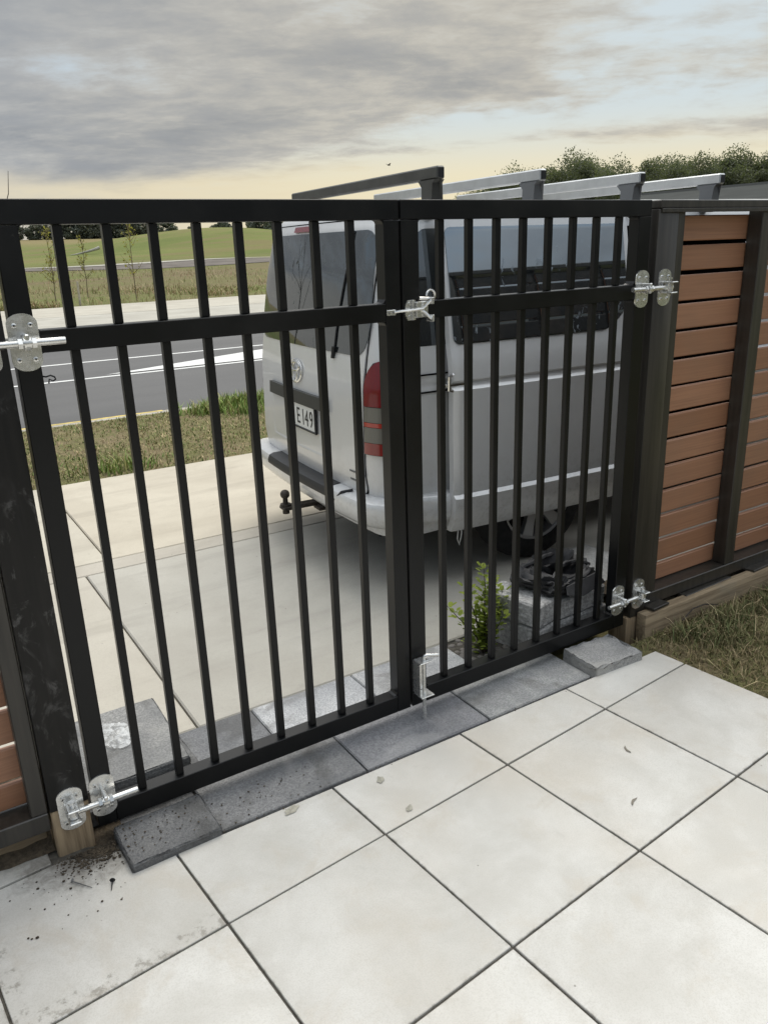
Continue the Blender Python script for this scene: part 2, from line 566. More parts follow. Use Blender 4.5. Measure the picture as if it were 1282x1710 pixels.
def leafmat(name, lo, hi, trans=0.25):
    def f(N, b):
        at = N.new('ShaderNodeAttribute', attribute_name='tint')
        sepc = N.new('ShaderNodeSeparateColor')
        N.put(sepc.inputs[0], at.outputs['Color'])
        col = N.mix(sepc.outputs[0], lo, hi)
        N.put(b.inputs['Base Color'], col)
        b.inputs['Roughness'].default_value = 0.6
        b.inputs['Specular IOR Level'].default_value = 0.25
        tr = N.new('ShaderNodeBsdfTranslucent')
        N.put(tr.inputs[0], N.mix(1.0, col, (1.3, 1.5, 0.7), 'MULTIPLY'))
        mx = N.new('ShaderNodeMixShader')
        mx.inputs[0].default_value = trans
        N.l.new(b.outputs[0], mx.inputs[1])
        N.l.new(tr.outputs[0], mx.inputs[2])
        N.l.new(mx.outputs[0], N.n['Material Output'].inputs[0])
    return mat(name, f)


def m_bag(N, b):
    co = coords(N)
    g = N.noise(co, 30, 4, 0.6)
    col = N.mix(g, (0.012, 0.012, 0.013), (0.026, 0.026, 0.028))
    N.put(b.inputs['Base Color'], col)
    b.inputs['Roughness'].default_value = 0.62
    bump(N, b, N.noise(co, 500, 2, 0.5), 0.3, 0.001)


def m_film(N, b):
    co = coords(N)
    g = N.noise(co, 40, 4, 0.6, 0.6)
    b.inputs['Base Color'].default_value = (0.85, 0.87, 0.87, 1)
    b.inputs['Roughness'].default_value = 0.18
    N.put(b.inputs['Alpha'], N.smooth(g, 0.35, 0.7, 0.10, 0.55))
    bump(N, b, g, 0.5, 0.006)


MAT = {
    'powder': mat('black_powder_coat', m_powder), 'post': mat('black_stained_timber', m_blackpost),
    'timber': mat('bare_timber', m_timber), 'sleeper': mat('weathered_sleeper', m_sleeper),
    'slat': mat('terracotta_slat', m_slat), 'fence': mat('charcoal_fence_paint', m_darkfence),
    'tile': mat('cream_porcelain', m_tile), 'paver': mat('grey_concrete_paver', m_paver),
    'split': mat('split_face_block', m_splitface), 'concrete': mat('cream_concrete', m_concrete),
    'asphalt': mat('grey_asphalt', m_asphalt), 'ground': mat('rough_pasture', m_ground), 'soil': mat('dirt', m_soil), 'thatch': mat('dry_thatch', m_thatch),
    'paint': mat('silver_car_paint', m_paint), 'glass': mat('tinted_car_glass', m_carglass), 'privacy': mat('privacy_glass', m_privacy), 'galv': mat('galvanised_steel', m_galv),
    'grass': mat('grass_blades', m_grass), 'bag': mat('black_canvas', m_bag), 'film': mat('clear_plastic_film', m_film),
    'grout': plain('dark_joint_sand', (0.085, 0.078, 0.066), 0.95, 0, 0.1, 0.3, 60, 0.3),
    'blackplastic': plain('black_plastic', (0.014, 0.014, 0.015), 0.5, 0, 0.4),
    'greyplastic': plain('dark_grey_trim', (0.035, 0.036, 0.034), 0.45, 0, 0.4),
    'rubber': plain('tyre_rubber', (0.018, 0.018, 0.018), 0.8, 0, 0.3, 0.3, 30),
    'alloy': plain('alloy_wheel', (0.45, 0.45, 0.45), 0.38, 0.8),
    'dark': plain('dark_interior', (0.008, 0.008, 0.008), 0.9, 0, 0.1),
    'lensred': plain('red_lens', (0.16, 0.004, 0.010), 0.18, 0, 0.4, coat=0.3),
    'lensorange': plain('orange_red_lens', (0.36, 0.025, 0.015), 0.16, 0, 0.6, coat=0.6),
    'lensclear': plain('smoky_clear_lens', (0.15, 0.145, 0.125), 0.25, 0.1, 0.4, coat=0.2),
    'lensdeep': plain('deep_red_lens', (0.20, 0.008, 0.008), 0.18, 0, 0.6, coat=0.6),
    'chrome': plain('chrome', (0.75, 0.75, 0.74), 0.14, 1.0),
    'plate': plain('plate_white', (0.68, 0.68, 0.65), 0.45),
    'platetext': plain('plate_black', (0.012, 0.012, 0.013), 0.5),
    'rust': plain('weathered_tow_steel', (0.06, 0.05, 0.042), 0.6, 0.6, 0.4, 0.4, 60),
    'bar_dark': plain('dark_roof_bar', (0.085, 0.085, 0.08), 0.45, 0.6, 0.4, 0.15, 8),
    'bar_light': plain('mill_aluminium', (0.52, 0.53, 0.53), 0.42, 0.75, 0.5, 0.08, 8),
    'bar_foot': plain('grey_cast_foot', (0.16, 0.165, 0.17), 0.5, 0.4, 0.4),
    'roadpaint': plain('road_white', (0.62, 0.62, 0.60), 0.7, 0, 0.3, 0.08, 6),
    'yellowpaint': plain('kerb_yellow', (0.52, 0.40, 0.13), 0.75, 0, 0.3, 0.3, 9),
    'path': plain('pale_gravel', (0.36, 0.345, 0.30), 0.95, 0, 0.05, 0.2, 1.2), 'lane': plain('worn_lane', (0.16, 0.145, 0.13), 1.0, 0, 0.0, 0.2, 0.6),
    'bark': plain('grey_bark', (0.075, 0.062, 0.048), 0.9, 0, 0.2, 0.35, 12, 0.5),
    'saplingbark': plain('pale_sapling_bark', (0.17, 0.14, 0.085), 0.9, 0, 0.2), 'twig': plain('dark_twig', (0.05, 0.042, 0.035), 0.85, 0, 0.2),
    'stake': plain('pale_timber_stake', (0.42, 0.38, 0.29), 0.85, 0, 0.2, 0.2, 10),
    'pebble': plain('river_pebble', (0.17, 0.155, 0.14), 0.7, 0, 0.4, 0.35, 14),
    'screwdark': plain('black_screw', (0.02, 0.02, 0.022), 0.45, 0.6),
    'screwgrey': plain('zinc_screw', (0.25, 0.25, 0.25), 0.4, 0.8),
    'housewall': plain('dark_cladding', (0.055, 0.055, 0.055), 0.7, 0, 0.3, 0.2, 2),
    'roofsteel': plain('charcoal_roof_steel', (0.05, 0.053, 0.05), 0.95, 0.0, 0.08, 0.1, 2),
    'flash': plain('roof_flashing', (0.15, 0.15, 0.14), 0.8, 0.0, 0.2),
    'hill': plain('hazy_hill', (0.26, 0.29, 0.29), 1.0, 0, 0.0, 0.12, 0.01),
    'leaf_dry': plain('dry_leaf', (0.21, 0.19, 0.155), 0.8, 0, 0.2),
    'glue': plain('dried_adhesive', (0.33, 0.315, 0.26), 0.8, 0, 0.2, 0.2, 60),
    'leaf_tree': leafmat('tree_leaves', (0.088, 0.098, 0.066), (0.145, 0.152, 0.100), 0.34),  # leaf colours lightened to stand in for distance haze
    'leaf_far': leafmat('far_leaves', (0.088, 0.100, 0.082), (0.130, 0.142, 0.105), 0.15),
    'leaf_sap': leafmat('sapling_leaves', (0.16, 0.15, 0.04), (0.32, 0.28, 0.09), 0.35),
    'leaf_box': leafmat('shrub_leaves', (0.06, 0.095, 0.016), (0.33, 0.38, 0.07), 0.4),
}


# ------------------------------------------------------------------ mesh helpers
def link(name, me, m, parent=None, smooth=False, ang=35, **props):
    o = bpy.data.objects.new(name, me)
    COL.objects.link(o)
    if m is not None and not me.materials:
        me.materials.append(MAT[m] if isinstance(m, str) else m)
    if smooth:
        me.polygons.foreach_set('use_smooth', [True] * len(me.polygons))
        me.set_sharp_from_angle(angle=R(ang))
    if parent is not None:
        o.parent = parent
    for k, v in props.items():
        o[k] = v
    return o


def obj(name, bm, m, parent=None, smooth=False, ang=35, **props):
    bmesh.ops.recalc_face_normals(bm, faces=bm.faces)
    me = bpy.data.meshes.new(name)
    bm.to_mesh(me)
    bm.free()
    return link(name, me, m, parent, smooth, ang, **props)


def thing(name, label, cat, loc=(0, 0, 0), rz=0.0, group=None):
    o = bpy.data.objects.new(name, None)
    o.empty_display_size = 0.1
    COL.objects.link(o)
    o.location = loc
    o.rotation_euler = (0, 0, rz)
    o['label'] = label
    o['category'] = cat
    if group:
        o['group'] = group
    return o


def tag(o, label, cat, group=None):
    o['label'] = label
    o['category'] = cat
    if group:
        o['group'] = group
    return o


def box(bm, x0, x1, y0, y1, z0, z1, bev=0.0, seg=1):
    t = bmesh.new()
    r = bmesh.ops.create_cube(t, size=1.0)
    for v in t.verts:
        v.co = Vector((x0 + (v.co.x + .5) * (x1 - x0), y0 + (v.co.y + .5) * (y1 - y0), z0 + (v.co.z + .5) * (z1 - z0)))
    if bev:
        bmesh.ops.bevel(t, geom=t.edges[:], offset=bev, segments=seg, affect='EDGES', profile=0.5)
    add(bm, t)


def add(bm, t):
    mp = {}
    for v in t.verts:
        mp[v] = bm.verts.new(v.co)
    for f in t.faces:
        try:
            bm.faces.new([mp[v] for v in f.verts])
        except ValueError:
            pass
    t.free()


def B(*a, **k):
    bm = bmesh.new()
    box(bm, *a, **k)
    return bm


def prism(bm, poly, z0, z1, bev=0.0):
    t = bmesh.new()
    f = t.faces.new([t.verts.new((x, y, z0)) for x, y in poly])
    e = bmesh.ops.extrude_face_region(t, geom=[f])
    for v in e['geom']:
        if isinstance(v, bmesh.types.BMVert):
            v.co.z = z1
    bmesh.ops.recalc_face_normals(t, faces=t.faces)
    if bev:
        ed = [e for e in t.edges if all(v.co.z > (z0 + z1) / 2 for v in e.verts) or abs(e.verts[0].co.z - e.verts[1].co.z) > 1e-5]
        bmesh.ops.bevel(t, geom=ed, offset=bev, segments=1, affect='EDGES')
    add(bm, t)


def tube(bm, pts, rad, n=10, cap=True):
    pts = [Vector(p) for p in pts]
    rads = rad if isinstance(rad, (list, tuple)) else [rad] * len(pts)
    rings = []
    prev = None
    for i, p in enumerate(pts):
        d = (pts[min(i + 1, len(pts) - 1)] - pts[max(i - 1, 0)]).normalized()
        if prev is None:
            a = Vector((0, 0, 1)) if abs(d.z) < 0.9 else Vector((1, 0, 0))
            u = d.cross(a).normalized()
        else:
            u = (prev - d * prev.dot(d)).normalized()
        prev = u
        v = d.cross(u)
        rings.append([bm.verts.new(p + rads[i] * (math.cos(2 * math.pi * k / n) * u + math.sin(2 * math.pi * k / n) * v)) for k in range(n)])
    for a, b in zip(rings, rings[1:]):
        for k in range(n):
            bm.faces.new((a[k], a[(k + 1) % n], b[(k + 1) % n], b[k]))
    if cap:
        bm.faces.new(rings[0][::-1])
        bm.faces.new(rings[-1])


def ball(bm, c, r, sub=2, sq=(1, 1, 1)):
    t = bmesh.new()
    bmesh.ops.create_icosphere(t, subdivisions=sub, radius=1.0)
    for v in t.verts:
        v.co = Vector((c[0] + v.co.x * r * sq[0], c[1] + v.co.y * r * sq[1], c[2] + v.co.z * r * sq[2]))
    add(bm, t)


def rough(bm, amt, seed, cuts=0):
    r = random.Random(seed)
    if cuts:
        bmesh.ops.subdivide_edges(bm, edges=bm.edges[:], cuts=cuts, use_grid_fill=True)
    for v in bm.verts:
        v.co += Vector((r.uniform(-1, 1), r.uniform(-1, 1), r.uniform(-1, 1))) * amt


def np_mesh(name, V, F, m, parent=None, tint=None, **props):
    me = bpy.data.meshes.new(name)
    me.from_pydata(V.tolist() if hasattr(V, 'tolist') else V, [], F.tolist() if hasattr(F, 'tolist') else F)
    if tint is not None:
        at = me.attributes.new('tint', 'FLOAT_COLOR', 'POINT')
        t4 = np.ones((len(V), 4), dtype=np.float32)
        t4[:, :tint.shape[1]] = tint
        at.data.foreach_set('color', t4.ravel())
    return link(name, me, m, parent, **props)


# ================================================================== SETTING
def H(x, y):
    """height of the open country beyond the road"""
    z = np.interp(y, [-400, 6.44, 6.5, 17.5, 17.58, 28, 60, 72, 78, 270, 340, 900], [-.07, -.07, -.2, -.2, -.07, -.06, .74, .98, 1.0, 7.4, 8.0, 6.0])
    m = 3.0 * np.exp(-((x - 45) / 19) ** 2 - ((y - 116) / 24) ** 2)
    lump = .10 * np.sin(x * .23 + y * .11) * np.clip((y - 29) / 12, 0, 1) * np.clip((90 - y) / 20, 0, 1)
    return z + m + lump


xs = np.concatenate([np.arange(-300, -40, 40), np.arange(-40, 140, 2.5), np.arange(140, 900, 40)])
ys = np.concatenate([np.arange(-300, -10, 40), [-10, 0, 6.44, 6.5, 12, 17.5, 17.58, 23], np.arange(28, 82, 1.5), np.arange(82, 280, 4), np.arange(280, 900, 40)])
GX, GY = np.meshgrid(xs, ys)
GZ = H(GX, GY)
V = np.stack([GX.ravel(), GY.ravel(), GZ.ravel()], 1)
nx = len(xs)
ii = np.arange(len(ys) - 1)[:, None] * nx + np.arange(nx - 1)[None, :]
ii = ii.ravel()
F = np.stack([ii, ii + 1, ii + nx + 1, ii + nx], 1)
g = np_mesh('ground', V, F, 'ground', kind='structure')
g.data.polygons.foreach_set('use_smooth', [True] * len(g.data.polygons))

# far hills
hb = []
hf = []
for k, (r_, hh, a0) in enumerate([(1400, 33, 0.0), (1900, 52, 1.7)]):
    base = len(hb)
    n = 90
    for i in range(n):
        a = R(-25 + 110 * i / (n - 1))
        e = hh * (0.55 + 0.25 * math.sin(a * 9 + a0) + 0.2 * math.sin(a * 23 + 2 * a0))
        for rr, zz in ((r_, -5), (r_ + 150, e), (r_ + 400, -5)):
            hb.append((rr * math.sin(a), rr * math.cos(a), zz))
    for i in range(n - 1):
        for j in range(2):
            hf.append((base + 3 * i + j, base + 3 * i + 3 + j, base + 3 * i + 4 + j, base + 3 * i + 1 + j))
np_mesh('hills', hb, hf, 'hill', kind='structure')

# driveway and footpath concrete
drive = obj('driveway', B(-9, 9, 0.41, 4.07, -.12, -.055), 'grout', kind='structure')
panels = [(-8.98, -.656, .402, 2.118, (1.0, .99, .97)), (-.648, 8.98, .402, 2.118, (.90, .91, .92)),
          (-8.98, 8.98, 2.124, 2.288, (.90, .88, .86)), (-8.98, -.50, 2.296, 4.08, (1.02, 1.0, .95)), (-.492, 8.98, 2.296, 4.08, (1.04, 1.0, .93))]
for x0, x1, y0, y1, c in panels:
    o = obj('concrete_panel', B(x0, x1, y0, y1, -.10, -.014, bev=.006), 'concrete', drive)
    o.color = (*c, 1)

# road
road = obj('road', B(-80, 120, 6.62, 17.45, -.19, -.12), 'asphalt', kind='structure')
kerb = thing('kerb', 'low concrete kerb between grass verge and road', 'kerb')
x = -12.0
while x < 16:
    w = 2.0
    o = obj('kerb_stone', B(x, x + w - .012, 6.45, 6.615, -.2, -.028, bev=.02, seg=2), 'concrete', kerb, smooth=True)
    o.color = (.82, .82, .80, 1)
    x += w
obj('yellow_line', B(-9, 1.18, 6.56, 6.6185, -.06, -.0255, bev=.003), 'yellowpaint', kerb)


def strip(name, pts, z, m, parent):
    bm = bmesh.new()
    bm.faces.new([bm.verts.new((a, b, z)) for a, b in pts])
    return obj(name, bm, m, parent)


strip('lane_line', [(-60, 10.40), (60, 10.25), (60, 10.36), (-60, 10.52)], -.116, 'roadpaint', road)
strip('edge_line', [(-60, 12.85), (60, 11.95), (60, 12.07), (-60, 12.97)], -.116, 'roadpaint', road)
strip('median_wedge', [(1.55, 10.56), (9.0, 10.50), (9.0, 13.2), (4.3, 11.62)], -.112, 'roadpaint', road)
fp = obj('far_footpath', B(-80, 120, 17.5, 23.2, -.15, -.025, bev=.02), 'concrete', kind='structure')
fp.color = (.86, .87, .86, 1)
o = obj('concrete_panel', B(-80, 120, 23.24, 28.2, -.15, -.02, bev=.01), 'concrete', fp)
o.color = (.93, .92, .88, 1)

# narrow asphalt lane with a pale edge across the field, following the ground
def ribbon(name, y0, y1, lift, m, x0=-60, x1=260, n=160, wob=0.0):
    V = []
    F = []
    for i in range(n + 1):
        xx = x0 + (x1 - x0) * i / n
        for yy in (y0, y1):
            V.append((xx, yy, float(H(np.array(xx), np.array(yy))) + lift))
    for i in range(n):
        F.append((2 * i, 2 * i + 2, 2 * i + 3, 2 * i + 1))
    return np_mesh(name, V, F, m, kind='structure')


ribbon('field_lane', 60.5, 70.2, .03, 'lane')
ribbon('gravel_path', 70.2, 72.6, .06, 'path')

# ------------------------------------------------------------------ patio of tiles
A = math.atan(.09)
ca, sa = math.cos(A), math.sin(A)
OFFT = (0.09701481, -0.41135301)


def T(i, j):
    u, v = i * .5, j * .5
    return (OFFT[0] + ca * u - sa * v, OFFT[1] + sa * u + ca * v)


patio = obj('patio', bmesh.new(), 'grout', kind='structure')
bm = bmesh.new()
prism(bm, [T(-14, -11), T(1.985, -11), T(1.985, .28), T(-2.2, .62), T(-2.2, .92), T(-2.6, 1.16), T(-14, 1.16)], -.09, -.0065)
bm.to_mesh(patio.data)
bm.free()
jg = .0068   # half joint, in tile units


def tile(poly):
    cx = sum(p[0] for p in poly) / len(poly)
    cy = sum(p[1] for p in poly) / len(poly)
    wx, wy = T(cx, cy)
    bm = bmesh.new()
    prism(bm, [((ca * (p[0] - cx) - sa * (p[1] - cy)) * .5, (sa * (p[0] - cx) + ca * (p[1] - cy)) * .5) for p in poly], -.02, 0.0, bev=.0016)
    o = obj('tile', bm, 'tile', patio)
    o.location = (wx, wy, rnd.uniform(-.0011, .0008))
    o.rotation_euler = (R(rnd.uniform(-.05, .05)), R(rnd.uniform(-.05, .05)), 0)
    return o


def kj(i):
    return .456 - .091 * i - .008


for j in range(-11, 0):
    for i in range(-14, 2):
        tile([(i + jg, j + jg), (i + 1 - jg, j + jg), (i + 1 - jg, j + 1 - jg), (i + jg, j + 1 - jg)])
for i in range(-2, 2):
    tile([(i + jg, jg), (i + 1 - jg, jg), (i + 1 - jg, kj(i + 1)), (i + jg, kj(i))])
tile([(-3 + jg, jg), (-2 - jg, jg), (-2 - jg, kj(-2)), (-2.24, kj(-2.24)), (-2.235, .86), (-2.52, 1.0 - jg), (-3 + jg, 1.0 - jg)])
for i in range(-8, -3):
    tile([(i + jg, jg), (i + 1 - jg, jg), (i + 1 - jg, 1 - jg), (i + jg, 1 - jg)])
    tile([(i + jg, 1 + jg), (i + 1 - jg, 1 + jg), (i + 1 - jg, 1.17), (i + jg, 1.15)])
tile([(-3 + jg, 1 + jg), (-2.575, 1 + jg), (-2.565, 1.19), (-3 + jg, 1.17)])

# ------------------------------------------------------------------ paver edging under the gate
edging = obj('paver_edging', B(-1.06, .75, -.16, .395, -.1, -.025), 'grout', kind='structure')


def paver(x0, x1, y0, y1, z0, z1, tint, parent=None, name='paver', rz=0.0, seed=1, r_=.0012, cuts=3):
    bm = B(-(x1 - x0) / 2, (x1 - x0) / 2, -(y1 - y0) / 2, (y1 - y0) / 2, -(z1 - z0), 0, bev=.004)
    rough(bm, r_, seed)
    o = obj(name, bm, 'paver', parent)
    o.location = ((x0 + x1) / 2, (y0 + y1) / 2, z1)
    o.rotation_euler = (0, 0, rz)
    o.color = (*tint, 1)
    return o


for k, (x0, x1, t_) in enumerate([(-.785, -.287, (.80, .80, .80)), (-.281, .222, (.92, .92, .95)), (.228, .735, (1.15, 1.15, 1.13)), (-1.05, -.791, (.8, .8, .8))]):
    paver(x0, x1, -.166 - (.004 if k == 3 else 0), .112, -.07, -.008 - (.012 if k == 3 else 0), t_, edging, seed=k)
for k, (x0, x1, t_) in enumerate([(-1.05, -.456, (.75, .76, .78)), (-.450, -.026, (1.6, 1.62, 1.65)), (-.02, .425, (1.55, 1.55, 1.55))]):
    paver(x0, x1, .118, .394, -.07, -.008 - .002 * k, t_, edging, seed=10 + k)

# loose cut pavers at either end of the gate
def chipped(name, x0, x1, y0, y1, z0, z1, tint, label, seed, top=.004, rz=0.0, group=None, m='paver'):
    r = random.Random(seed)
    bm = B(-(x1 - x0) / 2, (x1 - x0) / 2, -(y1 - y0) / 2, (y1 - y0) / 2, z0 - z1, 0, bev=.005)
    bmesh.ops.subdivide_edges(bm, edges=bm.edges[:], cuts=6, use_grid_fill=True)
    for v in bm.verts:
        v.co += Vector((r.uniform(-1, 1) * .0016, r.uniform(-1, 1) * .0016, r.uniform(-1, .4) * top * (1 if v.co.z > -.01 else .3)))
    o = obj(name, bm, m, smooth=True, ang=28)
    o.location = ((x0 + x1) / 2, (y0 + y1) / 2, z1)
    o.rotation_euler = (0, 0, rz)
    o.color = (*tint, 1)
    tag(o, label, 'paving block', group)
    return o


chipped('cut_paver', .738, .985, -.200, -.010, -.02, .036, (1.2, 1.18, 1.14), 'chipped grey paver raised beside the right post foot and lawn', 3, .012, R(-3), 'loose cut pavers')
chipped('cut_paver', -1.052, -.790, -.192, -.004, -.02, .026, (.55, .55, .55), 'soiled dark grey paver raised beside the left post foot', 4, .004, R(1), 'loose cut pavers')
chipped('cut_paver', -1.12, -.745, .075, .40, -.01, .045, (.6, .6, .6), 'lower dark slab of the stack inside the left gate', 5, .004, R(2), 'loose cut pavers')
chipped('cut_paver', -1.12, -.772, .10, .515, .046, .096, (.9, .9, .88), 'upper grey slab of the stack, carrying crumpled plastic film', 6, .004, R(-1), 'loose cut pavers')

# crumpled clear film on that stack
bm = bmesh.new()
n = 14
vg = {}
rr = random.Random(5)
for i in range(n + 1):
    for j in range(n + 1):
        u, v = i / n * 2 - 1, j / n * 2 - 1
        k = max(abs(u), abs(v)) or 1e-6
        rad = math.hypot(u, v) or 1e-6
        s = k / rad
        x_, y_ = u * s * (.062 + .012 * math.sin(3 * math.atan2(v, u))), v * s * (.085 + .008 * math.cos(4 * math.atan2(v, u)))
        vg[i, j] = bm.verts.new((x_, y_, .004 + .012 * rr.random() * (1 - k * .6)))
for i in range(n):
    for j in range(n):
        bm.faces.new((vg[i, j], vg[i + 1, j], vg[i + 1, j + 1], vg[i, j + 1]))
o = obj('plastic_film', bm, 'film', smooth=True)
o.location = (-.955, .345, .096)
o.rotation_euler = (0, 0, R(15))
tag(o, 'crumpled clear plastic film lying on the slab stack', 'plastic bag')

# ================================================================== GATE
BAR = .022


def leaf(name, label, x0, x1, st, bars, hinge_side):
    g = thing(name, label, 'gate', ((x0 + x1) / 2, .025, .036), group='pair of black gate leaves')
    ox, oy, oz = g.location

    def part(nm, X0, X1, Y0, Y1, Z0, Z1, bev=.003):
        return obj(nm, B(X0 - ox, X1 - ox, Y0 - oy, Y1 - oy, Z0 - oz, Z1 - oz, bev=min(bev, .0018)), 'powder', g)
    part('stile', x0, x0 + st, 0, .05, .036, 1.6745)
    part('stile', x1 - st, x1, 0, .05, .036, 1.6745)
    part('top_rail', x0, x1, 0, .05, 1.676, 1.731)
    part('middle_rail', x0 + st + .0005, x1 - st - .0005, 0, .05, 1.387, 1.440)
    part('bottom_rail', x0 + st + .0005, x1 - st - .0005, 0, .05, .036, .099)
    for c in bars:
        part('bar', c - BAR / 2, c + BAR / 2, .014, .014 + BAR, 1.4405, 1.6755, .0015)
        part('bar', c - BAR / 2, c + BAR / 2, .014, .014 + BAR, .0995, 1.3865, .0015)
    # corner weld fillets
    bm = bmesh.new()
    for xx, s in ((x0 + st, 1), (x1 - st, -1)):
        for zz, t in ((.099, 1), (1.387, -1), (1.440, 1), (1.676, -1)):
            p = [(xx, zz), (xx + s * .012, zz), (xx + s * .004, zz + t * .004), (xx, zz + t * .012)]
            a = [bm.verts.new((X - ox, .004 - oy, Z - oz)) for X, Z in p]
            b = [bm.verts.new((X - ox, .046 - oy, Z - oz)) for X, Z in p]
            bm.faces.new(a)
            bm.faces.new(b[::-1])
            for k in range(4):
                bm.faces.new((a[k], a[(k + 1) % 4], b[(k + 1) % 4], b[k]))
    obj('weld', bm, 'powder', g, kind='stuff')
    return g


barsL = [-.948 + k * .1137 for k in range(8)]
barsR = [.166 + k * .1130 for k in range(8)]
gl = leaf('gate_leaf', 'black steel gate leaf hung on the left, scuffed post beside it', -1.088, .001, .053, barsL, -1)
gr = leaf('gate_leaf', 'black steel gate leaf on the right, carrying latch and drop bolt', .009, 1.098, .062, barsR, 1)


def oval_plate(bm, cx, cz, y, w=.068, h=.134, t=.004):
    n = 14
    pts = []
    r = w / 2 * 1.08
    # flat sides with arched ends
    for k in range(n + 1):
        a = math.pi * k / n
        pts.append((cx + w / 2 * math.cos(a), cz + (h / 2 - .024) + .024 * math.sin(a)))
    for k in range(n + 1):
        a = math.pi + math.pi * k / n
        pts.append((cx + w / 2 * math.cos(a), cz - (h / 2 - .024) + .024 * math.sin(a)))
    a = [bm.verts.new((X, y, Z)) for X, Z in pts]
    b = [bm.verts.new((X, y - t, Z)) for X, Z in pts]
    bm.faces.new(a)
    bm.faces.new(b[::-1])
    for k in range(len(pts)):
        k2 = (k + 1) % len(pts)
        bm.faces.new((a[k], a[k2], b[k2], b[k]))


def shift(bm, par):
    bmesh.ops.translate(bm, verts=bm.verts, vec=-Vector(par.location))
    return bm


def screws(cx, cz, y, par, dx_=.018, dz_=.040):
    for sx in (-1, 1):
        for sz in (-1, 1):
            bm = bmesh.new()
            tube(bm, [(cx + sx * dx_, y, cz + sz * dz_), (cx + sx * dx_, y - .0022, cz + sz * dz_), (cx + sx * dx_, y - .0034, cz + sz * dz_)], [.0062, .006, .004], 10)
            tube(bm, [(cx + sx * dx_, y - .0034, cz + sz * dz_), (cx + sx * dx_, y - .0026, cz + sz * dz_)], [.0026, .0022], 6)
            if par.parent:
                bmesh.ops.translate(bm, verts=bm.verts, vec=-Vector(par.parent.location))
            obj('screw', bm, 'galv', par, smooth=True)


def hexnut(bm, x0, x1, y, z, r=.013):
    tube(bm, [(x0, y, z), (x1, y, z)], r, 6)


def gate_hinge(g, cx, cz, s, free):
    """gate half: plate, welded eye, threaded rod with nuts. s: direction to the post, free: other end of the rod"""
    bm = bmesh.new()
    oval_plate(bm, cx, cz, -.0005)
    pl = obj('hinge_plate', shift(bm, g), 'galv', g, smooth=True)
    screws(cx, cz, -.0045, pl)
    ry = -.034
    bm = bmesh.new()
    # lug holding the rod, standing off the plate
    box(bm, cx - .006, cx + .006, ry - .014, -.0047, cz - .015, cz + .022, bev=.003)
    tube(bm, [(cx - .008, ry, cz + .001), (cx + .008, ry, cz + .001)], .016, 14)
    obj('hinge_lug', shift(bm, g), 'galv', pl, smooth=True)
    bm = bmesh.new()
    tube(bm, [(free, ry, cz + .001), (cx + s * .098, ry, cz + .001)], .0085, 12)
    obj('hinge_rod', shift(bm, g), 'galv', pl, smooth=True)
    for n0, n1 in ((-.020, -.0105), (.0105, .020)):
        bm = bmesh.new()
        hexnut(bm, cx + n0, cx + n1, ry, cz + .001)
        obj('nut', shift(bm, g), 'galv', pl, smooth=True, ang=25)


def post_bracket(p, cx, cz, s):
    bm = bmesh.new()
    oval_plate(bm, cx, cz, -.0005 - .008)
    pl = obj('hinge_bracket', shift(bm, p), 'galv', p, smooth=True)
    screws(cx, cz, -.0125, pl)
    bm = bmesh.new()
    # U shaped clevis with a vertical pin through the rod eye
    box(bm, cx - .016, cx + .016, -.062, -.013, cz + .017, cz + .023, bev=.002)
    box(bm, cx - .016, cx + .016, -.062, -.013, cz - .021, cz - .015, bev=.002)
    box(bm, cx - .018, cx + .018, -.0165, -.0125, cz - .021, cz + .023, bev=.0015)
    tube(bm, [(cx, -.034, cz - .030), (cx, -.034, cz + .034)], .007, 12)
    tube(bm, [(cx, -.034, cz + .030), (cx, -.034, cz + .037)], .010, 12)
    tube(bm, [(cx, -.034, cz - .013), (cx, -.034, cz + .015)], .0145, 14)
    tube(bm, [(cx - s * .002, -.034, cz + .001), (cx - s * .014, -.034, cz + .001)], .010, 10)
    obj('clevis', shift(bm, p), 'galv', pl, smooth=True)


# hinges on the leaves
gate_hinge(gl, -1.063, 1.415, -1, -.978)
gate_hinge(gl, -1.064, .140, -1, -.974)
gate_hinge(gr, 1.068, 1.423, 1, .985)
gate_hinge(gr, 1.050, .165, 1, .965)

# slide latch on the right leaf and its striker arm on the left leaf
bm = bmesh.new()
poly = [(.024, 1.386), (.052, 1.386), (.052, 1.446), (.024, 1.446), (.015, 1.430), (.015, 1.402)]
a = [bm.verts.new((X, -.0005, Z)) for X, Z in poly]
b = [bm.verts.new((X, -.004, Z)) for X, Z in poly]
bm.faces.new(a)
bm.faces.new(b[::-1])
for k in range(6):
    bm.faces.new((a[k], a[(k + 1) % 6], b[(k + 1) % 6], b[k]))
box(bm, .036, .041, -.012, -.004, 1.386, 1.446, bev=.001)
latch = obj('latch', shift(bm, gr), 'galv', gr, smooth=True)
bm = bmesh.new()
for sgn in (1, -1):
    tube(bm, [(.066, -.012, 1.416), (.078, -.020, 1.416 + sgn * .010), (.088, -.030, 1.416 + sgn * .024), (.096, -.034, 1.416 + sgn * .030)], .004, 8)
    box(bm, .090, .097, -.040, -.006, 1.416 + sgn * .026 - .010, 1.416 + sgn * .026 + .010, bev=.001)
box(bm, .050, .094, -.013, -.0042, 1.392, 1.440, bev=.002)
obj('latch_jaw', shift(bm, gr), 'galv', latch, smooth=True)
bm = bmesh.new()
pts = []
for k in range(9):
    a_ = R(-30 + 205 * k / 8)
    pts.append((.094 + .017 * math.cos(a_), -.022 - .005 * k / 8, 1.456 + .017 * math.sin(a_)))
tube(bm, pts, .0035, 8)
tube(bm, [(.060, -.014, 1.450), (.078, -.018, 1.449), (.094, -.022, 1.447)], .0045, 8)
